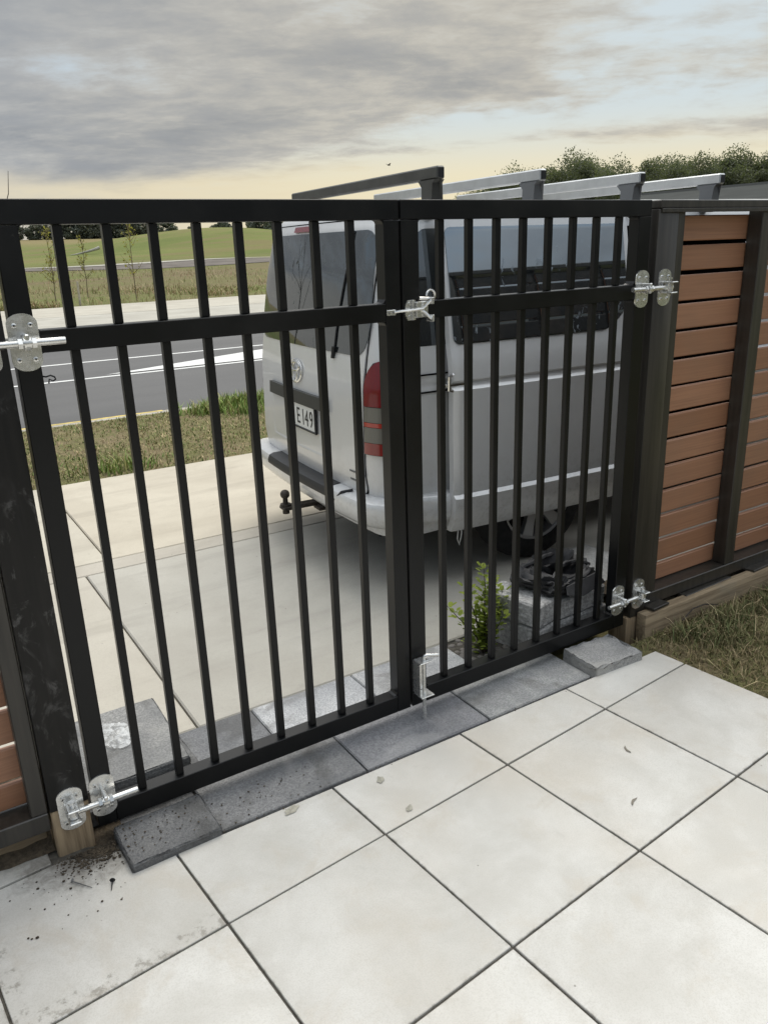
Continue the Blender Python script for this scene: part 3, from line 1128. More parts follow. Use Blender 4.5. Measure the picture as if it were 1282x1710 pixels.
obj('latch_lever', shift(bm, gr), 'galv', latch, smooth=True)
for zz in (1.397, 1.436):
    bm = bmesh.new()
    tube(bm, [(.029, -.004, zz), (.029, -.0065, zz)], [.005, .0035], 8)
    obj('screw', shift(bm, gr), 'galv', latch, smooth=True)
bm = bmesh.new()
box(bm, -.052, -.020, -.0045, -.0005, 1.405, 1.421, bev=.001)
st = obj('striker', shift(bm, gl), 'galv', gl)
bm = bmesh.new()
tube(bm, [(-.024, -.003, 1.414), (-.012, -.012, 1.416), (.02, -.018, 1.417), (.072, -.018, 1.418)], .0042, 8)
obj('striker_pin', shift(bm, gl), 'galv', st, smooth=True)
for xx in (-.045, -.030):
    bm = bmesh.new()
    tube(bm, [(xx, -.0045, 1.413), (xx, -.0065, 1.413)], .0034, 8)
    obj('screw', shift(bm, gl), 'screwgrey', st, smooth=True)

# drop bolt into the paver
bm = bmesh.new()
box(bm, .0125, .0150, -.044, -.0005, .095, .222, bev=.0008)
box(bm, .0155, .058, -.0035, -.0005, .095, .222, bev=.001)
box(bm, .0120, .066, -.056, -.0040, .0905, .0945, bev=.001)
box(bm, .0120, .060, -.050, -.0040, .2225, .2262, bev=.001)
tube(bm, [(.028, -.0400, .2268), (.064, -.0400, .2268)], .003, 6)
db = obj('drop_bolt', shift(bm, gr), 'galv', gr, smooth=True)
bm = bmesh.new()
tube(bm, [(.038, -.032, -.010), (.038, -.032, .236), (.040, -.034, .243), (.047, -.036, .246), (.092, -.042, .236)], .0066, 12)
obj('bolt_rod', shift(bm, gr), 'galv', db, smooth=True)
# tie wire loop left on the hinge stile
bm = bmesh.new()
tube(bm, [(-1.037, .010, 1.332), (-1.028, .004, 1.330), (-1.018, .0, 1.333), (-1.010, -.002, 1.329), (-1.008, -.002, 1.323), (-1.014, 0, 1.319), (-1.022, .002, 1.324), (-1.024, .003, 1.314)], .0022, 6)
obj('tie_wire', shift(bm, gl), 'blackplastic', gl, smooth=True)


# ------------------------------------------------------------------ posts
def gate_post(label, x0, x1, zb, side, footx):
    p = thing('gate_post', label, 'post', ((x0 + x1) / 2, .045, -.05), group='gate posts')
    bm = B(x0, x1, -.0085, .098, zb, 1.700, bev=.004, seg=2)
    obj('post_shaft', shift(bm, p), 'post' if side < 0 else 'fence', p, smooth=True)
    bm = B(footx[0], footx[1], -.006, .095, -.10, zb - .0005, bev=.007, seg=2)
    obj('post_foot', shift(bm, p), 'timber', p, smooth=True)
    return p


pl_ = gate_post('left gate post, black and scuffed above a bare timber foot', -1.2075, -1.1035, .146, -1, (-1.207, -1.105))
pr_ = gate_post('right gate post, black above a short bare timber foot by lawn', 1.128, 1.240, .062, 1, (1.112, 1.222))
post_bracket(pl_, -1.1535, 1.415, 1)
post_bracket(pl_, -1.153, .140, 1)
post_bracket(pr_, 1.182, 1.423, -1)
post_bracket(pr_, 1.165, .168, -1)


# ------------------------------------------------------------------ fences
def fence(label, xa, xb, mids, dirn):
    f = thing('slat_fence', label, 'fence', ((xa + xb) / 2, .06, .05), group='slat fences beside the gate')

    def part(nm, X0, X1, Y0, Y1, Z0, Z1, m, bev=.003):
        return obj(nm, shift(B(X0, X1, Y0, Y1, Z0, Z1, bev=bev, seg=1), f), m, f, smooth=False)
    part('top_rail', xa - (.108 if dirn > 0 else 0), xb + (.10 if dirn < 0 else 0), -.012, .105, 1.7025, 1.7315, 'fence')
    part('fascia', xa - (.106 if dirn > 0 else 0), xb + (.10 if dirn < 0 else 0), -.016, -.0095, 1.688, 1.7020, 'fence', .001)
    part('bottom_rail', xa, xb, -.002, .105, .088, .145, 'fence')
    # uprights
    spans = []
    ups = sorted(mids)
    for (u0, u1) in ups:
        part('upright', u0, u1, 0, .066, .1455, 1.7020, 'fence')
    edges = [e for u in ups for e in u]
    bays = []
    for (a0, a1), (b0, b1) in zip(ups, ups[1:]):
        bays.append((a1, b0))
    for (s0, s1) in bays:
        for k in range(14):
            z1 = 1.680 - k * .1118
            z0 = z1 - .0985 + (.004 if k in (0, 1) else 0)
            if z0 < .146:
                z0 = .150
            if z1 - z0 < .03:
                continue
            dz_ = rnd.uniform(-.0012, .0012)
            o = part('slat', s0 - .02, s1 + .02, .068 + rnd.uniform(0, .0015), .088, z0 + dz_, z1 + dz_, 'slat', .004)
    return f


fence('slat fence right of the gate, brown boards over a timber sleeper', 1.2435, 4.0, [(1.2435, 1.288), (1.768, 1.838), (2.29, 2.36), (2.82, 2.89), (3.35, 3.42), (3.93, 4.0)], 1)
fence('slat fence left of the gate, brown boards cut off by the picture edge', -4.0, -1.211, [(-4.0, -3.93), (-3.32, -3.25), (-2.79, -2.72), (-2.26, -2.19), (-1.73, -1.66), (-1.2545, -1.211)], -1)

# timber sleepers below the fences
o = obj('timber_sleeper', B(1.165, 4.0, -.062, -.012, -.06, .083, bev=.005, seg=2), 'sleeper', smooth=True)
tag(o, 'long pale timber sleeper edging the right lawn under the fence', 'sleeper')
o = obj('timber_sleeper', B(-4.0, -1.22, .058, .108, -.06, .078, bev=.005, seg=2), 'sleeper', smooth=True)
tag(o, 'grimy timber sleeper behind the soil left of the gate', 'sleeper')

# soil under and behind the fences
sbm = bmesh.new()
nx_, ny_ = 70, 8
vv = {}
r_ = random.Random(2)
for i in range(nx_ + 1):
    for j in range(ny_ + 1):
        vv[i, j] = sbm.verts.new((1.24 + 2.8 * i / nx_, -.014 + .36 * j / ny_, .055 + r_.uniform(-.008, .008)))
for i in range(nx_):
    for j in range(ny_):
        sbm.faces.new((vv[i, j], vv[i + 1, j], vv[i + 1, j + 1], vv[i, j + 1]))
obj('soil_bed', sbm, 'soil', smooth=True, kind='structure')
sbm = bmesh.new()
vv = {}
for i in range(nx_ + 1):
    for j in range(19):
        X, Y = -4 + 2.79 * i / nx_, .02 + .34 * j / 18
        z = .072 * min(1, max(0, (Y - .045) / .06)) - .004 + r_.uniform(-.006, .006) + .012 * math.exp(-((Y - .05) / .03) ** 2)
        vv[i, j] = sbm.verts.new((X, Y, z))
for i in range(nx_):
    for j in range(18):
        sbm.faces.new((vv[i, j], vv[i + 1, j], vv[i + 1, j + 1], vv[i, j + 1]))
obj('soil_bank', sbm, 'soil', smooth=True, kind='structure')
# soil pocket round the left post foot
sbm = bmesh.new()
vv = {}
for i in range(25):
    for j in range(17):
        X, Y = -1.26 + .24 * i / 24, -.10 + .40 * j / 16
        vv[i, j] = sbm.verts.new((X, Y, -.016 + r_.uniform(-.005, .006)))
for i in range(24):
    for j in range(16):
        sbm.faces.new((vv[i, j], vv[i + 1, j], vv[i + 1, j + 1], vv[i, j + 1]))
obj('soil_pocket', sbm, 'soil', smooth=True, kind='structure')

# offcuts of dark board lying between sleeper and fence
for k, (x0, x1, y0, y1, zz, rz, lab) in enumerate([(1.215, 1.325, -.055, -.004, .086, 4, 'short dark board offcut on the sleeper beside the lower right hinge'),
                                              (1.46, 1.80, -.030, .030, .073, 2, 'long dark board offcut between sleeper and fence rail'),
                                              (1.93, 2.35, -.040, .020, .080, 3, 'dark board offcut on the sleeper nearest the right picture edge')]):
    bm = B(-(x1 - x0) / 2, (x1 - x0) / 2, -(y1 - y0) / 2, (y1 - y0) / 2, 0, .012, bev=.002)
    o = obj('board_offcut', bm, 'fence')
    o.location = ((x0 + x1) / 2, (y0 + y1) / 2, zz)
    o.rotation_euler = (R(-3), 0, R(rz))
    tag(o, lab, 'offcut', 'board offcuts on the sleeper')

# ================================================================== VAN
VO = (0.50, 1.73, -.014)
van = thing('van', 'silver grey van parked behind the gate with roof bars', 'van', VO, R(-4))


def tab(z, t):
    return float(np.interp(z, [a for a, _ in t], [b for _, b in t]))


HW = [(.28, .785), (.40, .805), (.55, .812), (1.0, .812), (1.12, .806), (1.2, .797), (1.45, .765), (1.68, .722), (1.735, .708)]
XR = [(.28, .05), (.45, .02), (.60, .0), (1.0, .012), (1.13, .03), (1.22, .045), (1.5, .085), (1.70, .125), (1.735, .14)]
XF = [(.28, 4.30), (.5, 4.40), (.9, 4.36), (1.08, 4.24), (1.4, 3.86), (1.66, 3.48), (1.735, 3.36)]
CR = [(.28, .14), (1.1, .14), (1.7, .12)]


def side_relief(z):
    return tab(z, [(.28, -.020), (.33, .0), (.44, .010), (.468, .012), (.484, -.004), (.60, -.002), (.96, .003), (.985, .004), (1.0, -.008), (1.018, -.010), (1.03, .003), (1.1, .002), (1.18, -.004), (1.2, -.004), (1.735, -.004)])


def rear_pt(y, z, off=0.0):
    hw = tab(z, HW)
    xr = tab(z, XR)
    rc = tab(z, CR)
    rx = .13

    def fx(yy):
        a = hw - abs(yy)
        x_ = xr + .045 * (yy / hw) ** 2
        if a < rc:
            k = min(1, (rc - a) / rc)
            x_ += rx * (1 - math.sqrt(max(0, 1 - k * k)))
        return x_
    y = max(-hw + 1e-4, min(hw - 1e-4, y))
    e = 1e-4
    s = (fx(y + e) - fx(y - e)) / (2 * e)
    n = Vector((-1, s, 0)).normalized()
    return Vector((fx(y), y, z)) + n * off


def side_pt(x, z, off=0.0, sg=-1):
    return Vector((x, sg * (tab(z, HW) + side_relief(z) + off), z))


def front_pt(y, z, off=0.0):
    hw = tab(z, HW)
    a = hw - abs(y)
    x_ = tab(z, XF) - .10 * (y / hw) ** 2
    if a < .22:
        k = (.22 - a) / .22
        x_ -= .30 * (1 - math.sqrt(max(0, 1 - k * k)))
    return Vector((x_ + off, y, z))


def half_loop(z):
    """points of the right half of the plan outline at height z, rear centre to front centre"""
    hw = tab(z, HW)
    rc = tab(z, CR)
    pts = []
    for k in range(11):
        pts.append(rear_pt(-(hw - rc) * k / 10, z))
    for k in range(1, 9):
        a = math.pi / 2 * k / 8
        pts.append(rear_pt(-(hw - rc + rc * math.sin(a) * .9999), z))
    xa = pts[-1].x
    fr = front_pt(-hw * .9999, z)
    xb = fr.x
    for k in range(1, 46):
        t = k / 46
        p = side_pt(xa + (xb - xa) * t, z)
        fade = min(1, min(t, 1 - t) * 14)
        p.y = -hw + (p.y + hw) * fade
        pts.append(p)
    pts.append(fr)
    for k in range(1, 9):
        pts.append(front_pt(-(hw - .22 * (1 - math.cos(math.pi / 2 * k / 8))), z))
    for k in range(1, 7):
        pts.append(front_pt(-(hw - .22) * (1 - k / 6), z))
    return pts


zl = [.28, .31, .35, .40, .44, .468, .484, .52, .58, .64, .70, .76, .82, .88, .94, .985, 1.0, 1.018, 1.03, 1.06, 1.10, 1.14, 1.18, 1.2, 1.26, 1.34, 1.42, 1.5, 1.58, 1.64, 1.68, 1.71, 1.735]
bm = bmesh.new()
rings = []
for z in zl:
    h = half_loop(z)
    full = h + [Vector((p.x, -p.y, p.z)) for p in h[-2:0:-1]]
    rings.append([bm.verts.new(p) for p in full])
h = half_loop(1.735)
base = h + [Vector((p.x, -p.y, p.z)) for p in h[-2:0:-1]]
for ins, z in ((.012, 1.752), (.035, 1.772), (.09, 1.795), (.20, 1.816), (.40, 1.829), (.62, 1.834)):
    ring = []
    for p in base:
        ring.append(bm.verts.new((p.x + (ins if p.x < 1 else -ins if p.x > 3 else 0) * (1 if p.x < .6 or p.x > 3.0 else .0) * .6, p.y - math.copysign(min(abs(p.y), ins), p.y) if abs(p.y) > 1e-6 else p.y, z)))
    rings.append(ring)
nn = len(rings[0])
WHEELS = (.965, 3.40)


def open_face(a, b):
    zc = (a[0].co.z + b[0].co.z) / 2
    return zc


for a, b in zip(rings, rings[1:]):
    for k in range(nn):
        k2 = (k + 1) % nn
        c = (a[k].co + a[k2].co + b[k].co + b[k2].co) / 4
        if abs(c.y) > .7:
            if any(math.hypot(c.x - wx, c.z - .33) < .375 for wx in WHEELS):
                continue
            if c.y < 0 and 1.42 < c.x < 2.46 and .33 < c.z < 1.69:
                continue
        bm.faces.new((a[k], a[k2], b[k2], b[k]))
bm.faces.new(rings[-1])
obj('body', bm, 'paint', van, smooth=True, ang=40)
# inside of the load space and underbody
bm = bmesh.new()
box(bm, .30, 4.0, -.66, .66, .34, .36)
box(bm, .30, 4.0, .60, .66, .36, 1.70)
box(bm, .30, .36, -.6, .6, .36, 1.10)
box(bm, 2.55, 2.62, -.66, .6, .36, 1.70)
obj('interior_lining', bm, 'dark', van)
bm = bmesh.new()
box(bm, .12, 4.2, -.60, .60, .23, .335, bev=.02)
for wx in WHEELS:
    for sg in (-1, 1):
        box(bm, wx - .34, wx + .34, sg * .44 - .02, sg * .44 + .02, .335, .72)
        box(bm, wx - .40, wx + .40, min(sg * .46, sg * .77), max(sg * .46, sg * .77), .70, .72)
        for ex in (-.40, .385):
            box(bm, wx + ex, wx + ex + .015, min(sg * .46, sg * .77), max(sg * .46, sg * .77), .30, .70)
obj('underbody', bm, 'dark', van)


def patch(name, fn, z0, z1, lo, hi, off, m, nr=12, nc=14, thick=.004, parent=van, rcorner=0.0, smooth=True):
    """curved panel lying 'off' in front of a body surface, with edges of its own"""
    bm = bmesh.new()
    rows = []
    zs = [z0 + (z1 - z0) * k / nr for k in range(nr + 1)]
    if rcorner:
        zs = sorted(set(zs + [z0 + rcorner * f for f in (.08, .2, .4, .7, 1)] + [z1 - rcorner * f for f in (.08, .2, .4, .7, 1)]))
    back = []
    for z in zs:
        l, h_ = lo(z), hi(z)
        if rcorner:
            d = 0
            for e in (z - z0, z1 - z):
                if e < rcorner:
                    k = (rcorner - e) / rcorner
                    d = max(d, rcorner * (1 - math.sqrt(max(0, 1 - k * k))))
            l += d
            h_ -= d
        rows.append([bm.verts.new(fn(l + (h_ - l) * c / nc, z, off)) for c in range(nc + 1)])
        back.append([bm.verts.new(fn(l + (h_ - l) * c / nc, z, off - thick)) for c in range(nc + 1)])
    nr_ = len(zs) - 1
    for a, b in zip(rows, rows[1:]):
        for c in range(nc):
            bm.faces.new((a[c], a[c + 1], b[c + 1], b[c]))
    for r in range(nr_):
        bm.faces.new((rows[r][0], rows[r + 1][0], back[r + 1][0], back[r][0]))
        bm.faces.new((rows[r][nc], back[r][nc], back[r + 1][nc], rows[r + 1][nc]))
    for c in range(nc):
        bm.faces.new((rows[0][c], back[0][c], back[0][c + 1], rows[0][c + 1]))
        bm.faces.new((rows[-1][c], rows[-1][c + 1], back[-1][c + 1], back[-1][c]))
    return obj(name, bm, m, parent, smooth=smooth, ang=40)


# tailgate: a panel of its own standing 4 mm proud, so its shut lines show
patch('tailgate_seal', rear_pt, .484, 1.742, lambda z: -.668, lambda z: .668, .0015, 'dark', 24, 24, .003, rcorner=.03)
tg = patch('tailgate', rear_pt, .492, 1.736, lambda z: -.661, lambda z: .661, .009, 'paint', 30, 28, .012, rcorner=.03)
patch('rear_window', rear_pt, 1.142, 1.692, lambda z: -tab(z, [(1.14, .655), (1.3, .675), (1.7, .640)]), lambda z: tab(z, [(1.14, .655), (1.3, .675), (1.7, .640)]), .0125, 'glass', 14, 26, .006, parent=tg, rcorner=.075)
# wiper and high stop lamp
bm = bmesh.new()
tube(bm, [rear_pt(-.385 - .075 * math.sin(t / 8 * 1.5) ** 2, 1.17 + .52 * t / 8, .0165) for t in range(9)], .0042, 6)
tube(bm, [rear_pt(-.385, 1.17, .022), rear_pt(-.375, 1.115, .016)], .010, 8)
obj('wiper', bm, 'blackplastic', tg, smooth=True)
sl = patch('stop_lamp', rear_pt, 1.703, 1.729, lambda z: -.06, lambda z: .225, .020, 'lensred', 3, 8, .012, parent=tg)
# garnish, plate recess, plate
gn = patch('garnish', rear_pt, .842, .908, lambda z: -.335 + (z - .842) * .1, lambda z: .455 - (z - .842) * .1, .030, 'greyplastic', 4, 12, .024, parent=tg)


def recess_pt(y, z, off=0.0):
    e = min(1, min(y + .345, .452 - y) / .035, (z - .60) / .06)
    e = max(0, e)
    return rear_pt(y, z, off - .030 * e * (.35 + .65 * min(1, max(0, (z - .60) / .20))))


patch('plate_recess', recess_pt, .60, .842, lambda z: -.345, lambda z: .452, .0105, 'paint', 14, 26, .002, parent=tg)
bm = bmesh.new()
for a0, a1, z0, z1 in ((-.205, .195, .705, .715), (-.205, .195, .838, .848), (-.205, -.191, .7155, .8375), (.181, .195, .7155, .8375)):
    box(bm, -.012, .0, a0, a1, z0, z1, bev=.002)
np_ = obj('number_plate', bm, 'blackplastic', van)
np_.location = rear_pt(0, .77, .012) - Vector((.0, 0, .77))
bm = B(-.007, -.002, -.1905, .1805, .7155, .8375)
obj('plate_face', bm, 'plate', np_)


def text(body, size, m, parent, loc, rot, name, ext=.0008, sx=1.0):
    cu = bpy.data.curves.new(name, 'FONT')
    cu.body = body
    cu.size = size
    cu.extrude = ext
    cu.align_x = 'LEFT'
    cu.space_character = 1.0
    tmp = bpy.data.objects.new(name, cu)
    COL.objects.link(tmp)
    dg = bpy.context.evaluated_depsgraph_get()
    me = bpy.data.meshes.new_from_object(tmp.evaluated_get(dg))
    bpy.data.objects.remove(tmp)
    me.transform(Matrix.Diagonal((sx, 1, 1, 1)))
    me.materials.clear()
    o = link(name, me, m, parent)
    o.location = loc
    o.rotation_euler = rot
    return o


# characters stand on the rear face: text x runs towards -y, text y up, normal to -x
RT = Matrix(((0, 0, -1), (-1, 0, 0), (0, 1, 0))).to_euler()
for ch, y_ in zip('E149', (.049, -.016, -.062, -.122)):
    text(ch, .122, 'platetext', np_, (-.0078, y_, .733), RT, 'plate_letter', .0007, .80)
# round badge of three nested ellipses
bm = bmesh.new()


def ring(bm, cy, cz, ry, rz, r, base):
    n = 28
    pts = [rear_pt(cy + ry * math.cos(2 * math.pi * k / n), cz + rz * math.sin(2 * math.pi * k / n), base) for k in range(n)]
    vs_ = []
    for k in range(n):
        p, d = pts[k], (pts[(k + 1) % n] - pts[k - 1]).normalized()
        u = Vector((-1, 0, 0))
        v = d.cross(u).normalized()
        vs_.append([bm.verts.new(p + r * (math.cos(q_) * u * .6 + math.sin(q_) * v)) for q_ in [2 * math.pi * j / 6 for j in range(6)]])
    for k in range(n):
        a, b = vs_[k], vs_[(k + 1) % n]
        for j in range(6):
            bm.faces.new((a[j], a[(j + 1) % 6], b[(j + 1) % 6], b[j]))


ring(bm, .058, 1.008, .084, .057, .007, .016)
ring(bm, .058, 1.003, .032, .050, .0065, .018)
ring(bm, .058, 1.033, .058, .022, .0065, .019)
obj('badge', bm, 'chrome', tg, smooth=True)
p_ = rear_pt(.66, .868, .012)
text('HIACE', .038, 'chrome', tg, rear_pt(.672, .864, .008), RT, 'badge_letters', .001, .9)
# small illegible chrome script plates low on the right of the tailgate
bm = bmesh.new()
for z, y0, w, n in ((.588, -.535, .15, 8), (.545, -.530, .13, 9)):
    for k in range(n):
        a = rear_pt(y0 - w * k / n, z, .0105)
        box(bm, a.x - .001, a.x + .001, a.y - .006, a.y + .004, z - .004, z + .006)
obj('small_badge', bm, 'bar_foot', tg, kind='stuff')
# tail lamps wrap the corner
for sg in (-1, 1):
    fn = (lambda y, z, off=0.0: rear_pt(y, z, off)) if sg < 0 else (lambda y, z, off=0.0: Vector((1, -1, 1)) * rear_pt(y, z, off))
    def lamp_pt(y, z, off=0.0, sg=sg):
        p = rear_pt(-abs(y), z, off)
        return Vector((p.x, -p.y, p.z)) if sg > 0 else p
    def lo_(z):
        t = max(0, (z - 1.02) / .125)
        return (.676 if sg < 0 else .800) + (.115 if sg < 0 else .008) * (1 - math.sqrt(max(0, 1 - min(1, t) ** 2)))
    hi_ = lambda z: .811
    tl = patch('tail_lamp', lamp_pt, .925, 1.145, lo_, hi_, .014, 'lensred', 12, 12, .012)
    for z0, z1, mm in ((.852, .922, 'lensclear'), (.830, .850, 'lensorange'), (.757, .828, 'lensclear'), (.700, .755, 'lensdeep')):
        patch('lamp_segment', lamp_pt, z0, z1, lambda z: (.676 if sg < 0 else .800), hi_, .013, mm, 3, 12, .011, parent=tl)
    patch('lamp_gasket', lamp_pt, .696, 1.152, lambda z: lo_(z - .004) - .006, lambda z: .8115, .006, 'blackplastic', 14, 12, .005, parent=tl)
# rear bumper swept round the corner
path = []
for k in range(41):
    s = k / 40 * 2 - 1
    y = s * .8118
    p = rear_pt(y, .5)
    e = 1e-3
    q0, q1 = rear_pt(y - e, .5), rear_pt(y + e, .5)
    d = (q1 - q0).normalized()
    path.append((p, Vector((-d.y, d.x, 0)) if Vector((-d.y, d.x, 0)).x < 0 or abs(y) > .7 else Vector((d.y, -d.x, 0))))
pre = [(Vector((xx, -.812, .5)), Vector((0, -1, 0))) for xx in (.56, .50, .42, .34)]
post_ = [(Vector((xx, .812, .5)), Vector((0, 1, 0))) for xx in (.34, .42, .50, .56)]
path = pre + path + post_
prof = [(-.03, .492), (.012, .490), (.060, .487), (.082, .478), (.092, .455), (.090, .415), (.080, .380), (.058, .355), (.02, .345), (-.04, .345)]


def sweep(name, path, prof, m, parent, ramp=True):
    bm = bmesh.new()
    rs = []
    L = len(path)
    for i, (p, n) in enumerate(path):
        k = 1.0
        if ramp and i < 5:
            k = .25 + .75 * i / 5
        if ramp and i > L - 6:
            k = .25 + .75 * (L - 1 - i) / 5
        rs.append([bm.verts.new(Vector((p.x, p.y, 0)) + n * (d * k if d > 0 else d) + Vector((0, 0, z))) for d, z in prof])
    for a, b in zip(rs, rs[1:]):
        for j in range(len(prof) - 1):
            bm.faces.new((a[j], a[j + 1], b[j + 1], b[j]))
    bm.faces.new(rs[0])
    bm.faces.new(rs[-1][::-1])
    return obj(name, bm, m, parent, smooth=True, ang=40)


bp = sweep('rear_bumper', path, prof, 'paint', van)
stp = [q_ for q_ in path if abs(q_[0].y) < .425 and q_[0].x < .3]
sweep('bumper_step', [(p, n) for p, n in stp], [(.006, .4925), (.060, .4905), (.0845, .4805), (.0945, .456), (.0940, .437), (.088, .435)], 'blackplastic', bp, False)
bm = bmesh.new()
a = rear_pt(-.50, .48, .086)
tube(bm, [rear_pt(-.565, .497, .03), rear_pt(-.535, .488, .080), rear_pt(-.47, .43, .098), rear_pt(-.40, .375, .094)], .007, 6)
obj('bumper_strap', bm, 'blackplastic', bp, smooth=True)
# tow ball
bm = bmesh.new()
box(bm, -.16, .15, -.035, .035, .268, .288, bev=.004)
box(bm, .02, .12, -.10, -.02, .255, .275, bev=.004)
tube(bm, [(-.135, 0, .245), (-.135, 0, .262)], .020, 8)
tube(bm, [(-.135, 0, .290), (-.135, 0, .300)], .030, 14)
tow = obj('tow_bar', bm, 'rust', van, smooth=True)
bm = bmesh.new()
tube(bm, [(-.135, 0, .300), (-.135, 0, .335)], [.015, .013], 12)
ball(bm, (-.135, 0, .354), .026, 3)
obj('tow_ball', bm, 'rust', tow, smooth=True)

# side glass and sliding door (open, slid back along the flank)
patch('quarter_window', lambda u, z, off=0.0: side_pt(u, z, off, -1), 1.185, 1.688, lambda z: .215 + (z - 1.185) * .16, lambda z: 1.36, .004, 'glass', 10, 8, .004, rcorner=.05)
patch('quarter_window', lambda u, z, off=0.0: side_pt(u, z, off, 1), 1.185, 1.688, lambda z: .30 + (z - 1.185) * .05, lambda z: 2.4, .004, 'glass', 10, 8, .004, rcorner=.05)
for sg in (-1, 1):
    patch('front_side_window', lambda u, z, off=0.0, sg=sg: side_pt(u, z, off, sg), 1.13, 1.66, lambda z: 2.66, lambda z: tab(z, [(1.13, 3.78), (1.66, 3.28)]), .004, 'glass', 10, 8, .004, rcorner=.05)
patch('windscreen', front_pt, 1.14, 1.66, lambda z: -.60, lambda z: .60, .01, 'glass', 10, 10, .006)
for sg in (-1, 1):
    patch('headlight', front_pt, .72, .93, lambda z, sg=sg: min(sg * .40, sg * .70), lambda z, sg=sg: max(sg * .40, sg * .70), .012, 'lensclear', 4, 8, .01)
patch('grille', front_pt, .56, .70, lambda z: -.42, lambda z: .42, .012, 'blackplastic', 3, 8, .01)


def door_pt(u, z, off=0.0):
    return Vector((u, -(tab(z, HW) + side_relief(z) * 1.15 + .092 + off + .006 * (1 - ((u - .94) / .55) ** 2)), z))


d0 = lambda z: .385 - .02 * max(0, (z - 1.1)) - .012 * math.sin((z - .3) / 1.4 * math.pi)
zsd = lambda z: 1.47
dr = None
bm = bmesh.new()
rows = []
zd = [.29, .31, .35, .40, .44, .468, .476, .484, .52, .60, .70, .80, .90, .96, .985, .993, 1.0, 1.018, 1.024, 1.03, 1.06, 1.10, 1.14, 1.17, 1.185, 1.2, 1.3, 1.4, 1.5, 1.6, 1.68, 1.705, 1.722]
cols = [0, .02, .06, .12, .2, .3, .4, .5, .6, .7, .8, .88, .94, .98, 1]
for off in (0, -.045):
    rows.append([[bm.verts.new(door_pt(d0(z) + (1.47 - d0(z)) * c, z, off - (.008 if c in (0, 1) and off == 0 else 0))) for c in cols] for z in zd])
for side in rows:
    for a, b in zip(side, side[1:]):
        for c in range(len(cols) - 1):
            bm.faces.new((a[c], a[c + 1], b[c + 1], b[c]))
o_, i_ = rows
for r in range(len(zd) - 1):
    for c in (0, len(cols) - 1):
        bm.faces.new((o_[r][c], o_[r + 1][c], i_[r + 1][c], i_[r][c]))
for c in range(len(cols) - 1):
    for r in (0, len(zd) - 1):
        bm.faces.new((o_[r][c], o_[r][c + 1], i_[r][c + 1], i_[r][c]))
dr = obj('sliding_door', bm, 'paint', van, smooth=True, ang=40)
patch('door_window', door_pt, 1.19, 1.690, lambda z: d0(z) + .014, lambda z: 1.43 - .14 * max(0, 1 - (z - 1.19) / .14) ** 2, .004, 'privacy', 14, 14, .004, parent=dr, rcorner=.03)
bm = bmesh.new()
tube(bm, [door_pt(.375, 1.06, -.01), door_pt(.352, 1.05, .0), door_pt(.350, .99, .0), door_pt(.372, .985, -.01)], .008, 6)
box(bm, .33, .44, -.895, -.825, 1.004, 1.018, bev=.002)
obj('door_arm', bm, 'chrome', dr, smooth=True)
bm = bmesh.new()
for z in (1.058, .978):
    box(bm, .18, 1.42, -.8195, -.8165, z - .004, z + .004)
obj('door_track', bm, 'dark', van)
bm = bmesh.new()
tube(bm, [(.44, -.86, .40), (.425, -.865, .33), (.415, -.865, .25), (.428, -.862, .215), (.442, -.86, .26), (.45, -.86, .34)], .0035, 6)
obj('hanging_cord', bm, 'bar_light', dr, smooth=True)


def wheel(wx, sg):
    c = Vector((wx, sg * .70, .330))
    bm = bmesh.new()
    n = 40
    pr = [(.095, .215), (.088, .235), (.085, .285), (.070, .318), (.035, .330), (-.035, .330), (-.075, .318), (-.088, .28), (-.085, .215)]
    rr_ = []
    for k in range(n):
        a = 2 * math.pi * k / n
        rr_.append([bm.verts.new((c.x + r * math.cos(a), c.y + sg * y, c.z + r * math.sin(a))) for y, r in pr])
    for k in range(n):
        for j in range(len(pr) - 1):
            bm.faces.new((rr_[k][j], rr_[k][j + 1], rr_[(k + 1) % n][j + 1], rr_[(k + 1) % n][j]))
    w = obj('wheel', bm, 'rubber', van, smooth=True, ang=40)
    bm = bmesh.new()
    pr = [(.090, .216), (.094, .212), (.088, .200), (.05, .192), (-.08, .190)]
    rr_ = []
    for k in range(n):
        a = 2 * math.pi * k / n
        rr_.append([bm.verts.new((c.x + r * math.cos(a), c.y + sg * y, c.z + r * math.sin(a))) for y, r in pr])
    for k in range(n):
        for j in range(len(pr) - 1):
            bm.faces.new((rr_[k][j], rr_[k][j + 1], rr_[(k + 1) % n][j + 1], rr_[(k + 1) % n][j]))
    for s in range(6):
        a = 2 * math.pi * (s + .25) / 6
        u = Vector((math.cos(a), 0, math.sin(a)))
        t = Vector((-math.sin(a), 0, math.cos(a)))
        vb = []
        for r, hw_, y in ((.03, .030, .075), (.12, .026, .080), (.205, .036, .084)):
            for e in (-1, 1):
                for yy in (y, y - .03):
                    vb.append(bm.verts.new(c + u * r + t * hw_ * e + Vector((0, sg * yy, 0))))
        for i in range(2):
            o4 = i * 4
            for q4 in ((0, 2, 6, 4), (0, 4, 5, 1), (2, 3, 7, 6)):
                bm.faces.new([vb[o4 + j] for j in q4])
    tube(bm, [c + Vector((0, sg * .06, 0)), c + Vector((0, sg * .088, 0))], [.052, .045], 16)
    obj('rim', bm, 'alloy', w, smooth=True)
    bm = bmesh.new()
    tube(bm, [c + Vector((0, sg * .02, 0)), c + Vector((0, sg * .03, 0))], .185, 24)
    obj('brake_drum', bm, 'dark', w)


for wx in WHEELS:
    for sg in (-1, 1):
        wheel(wx, sg)

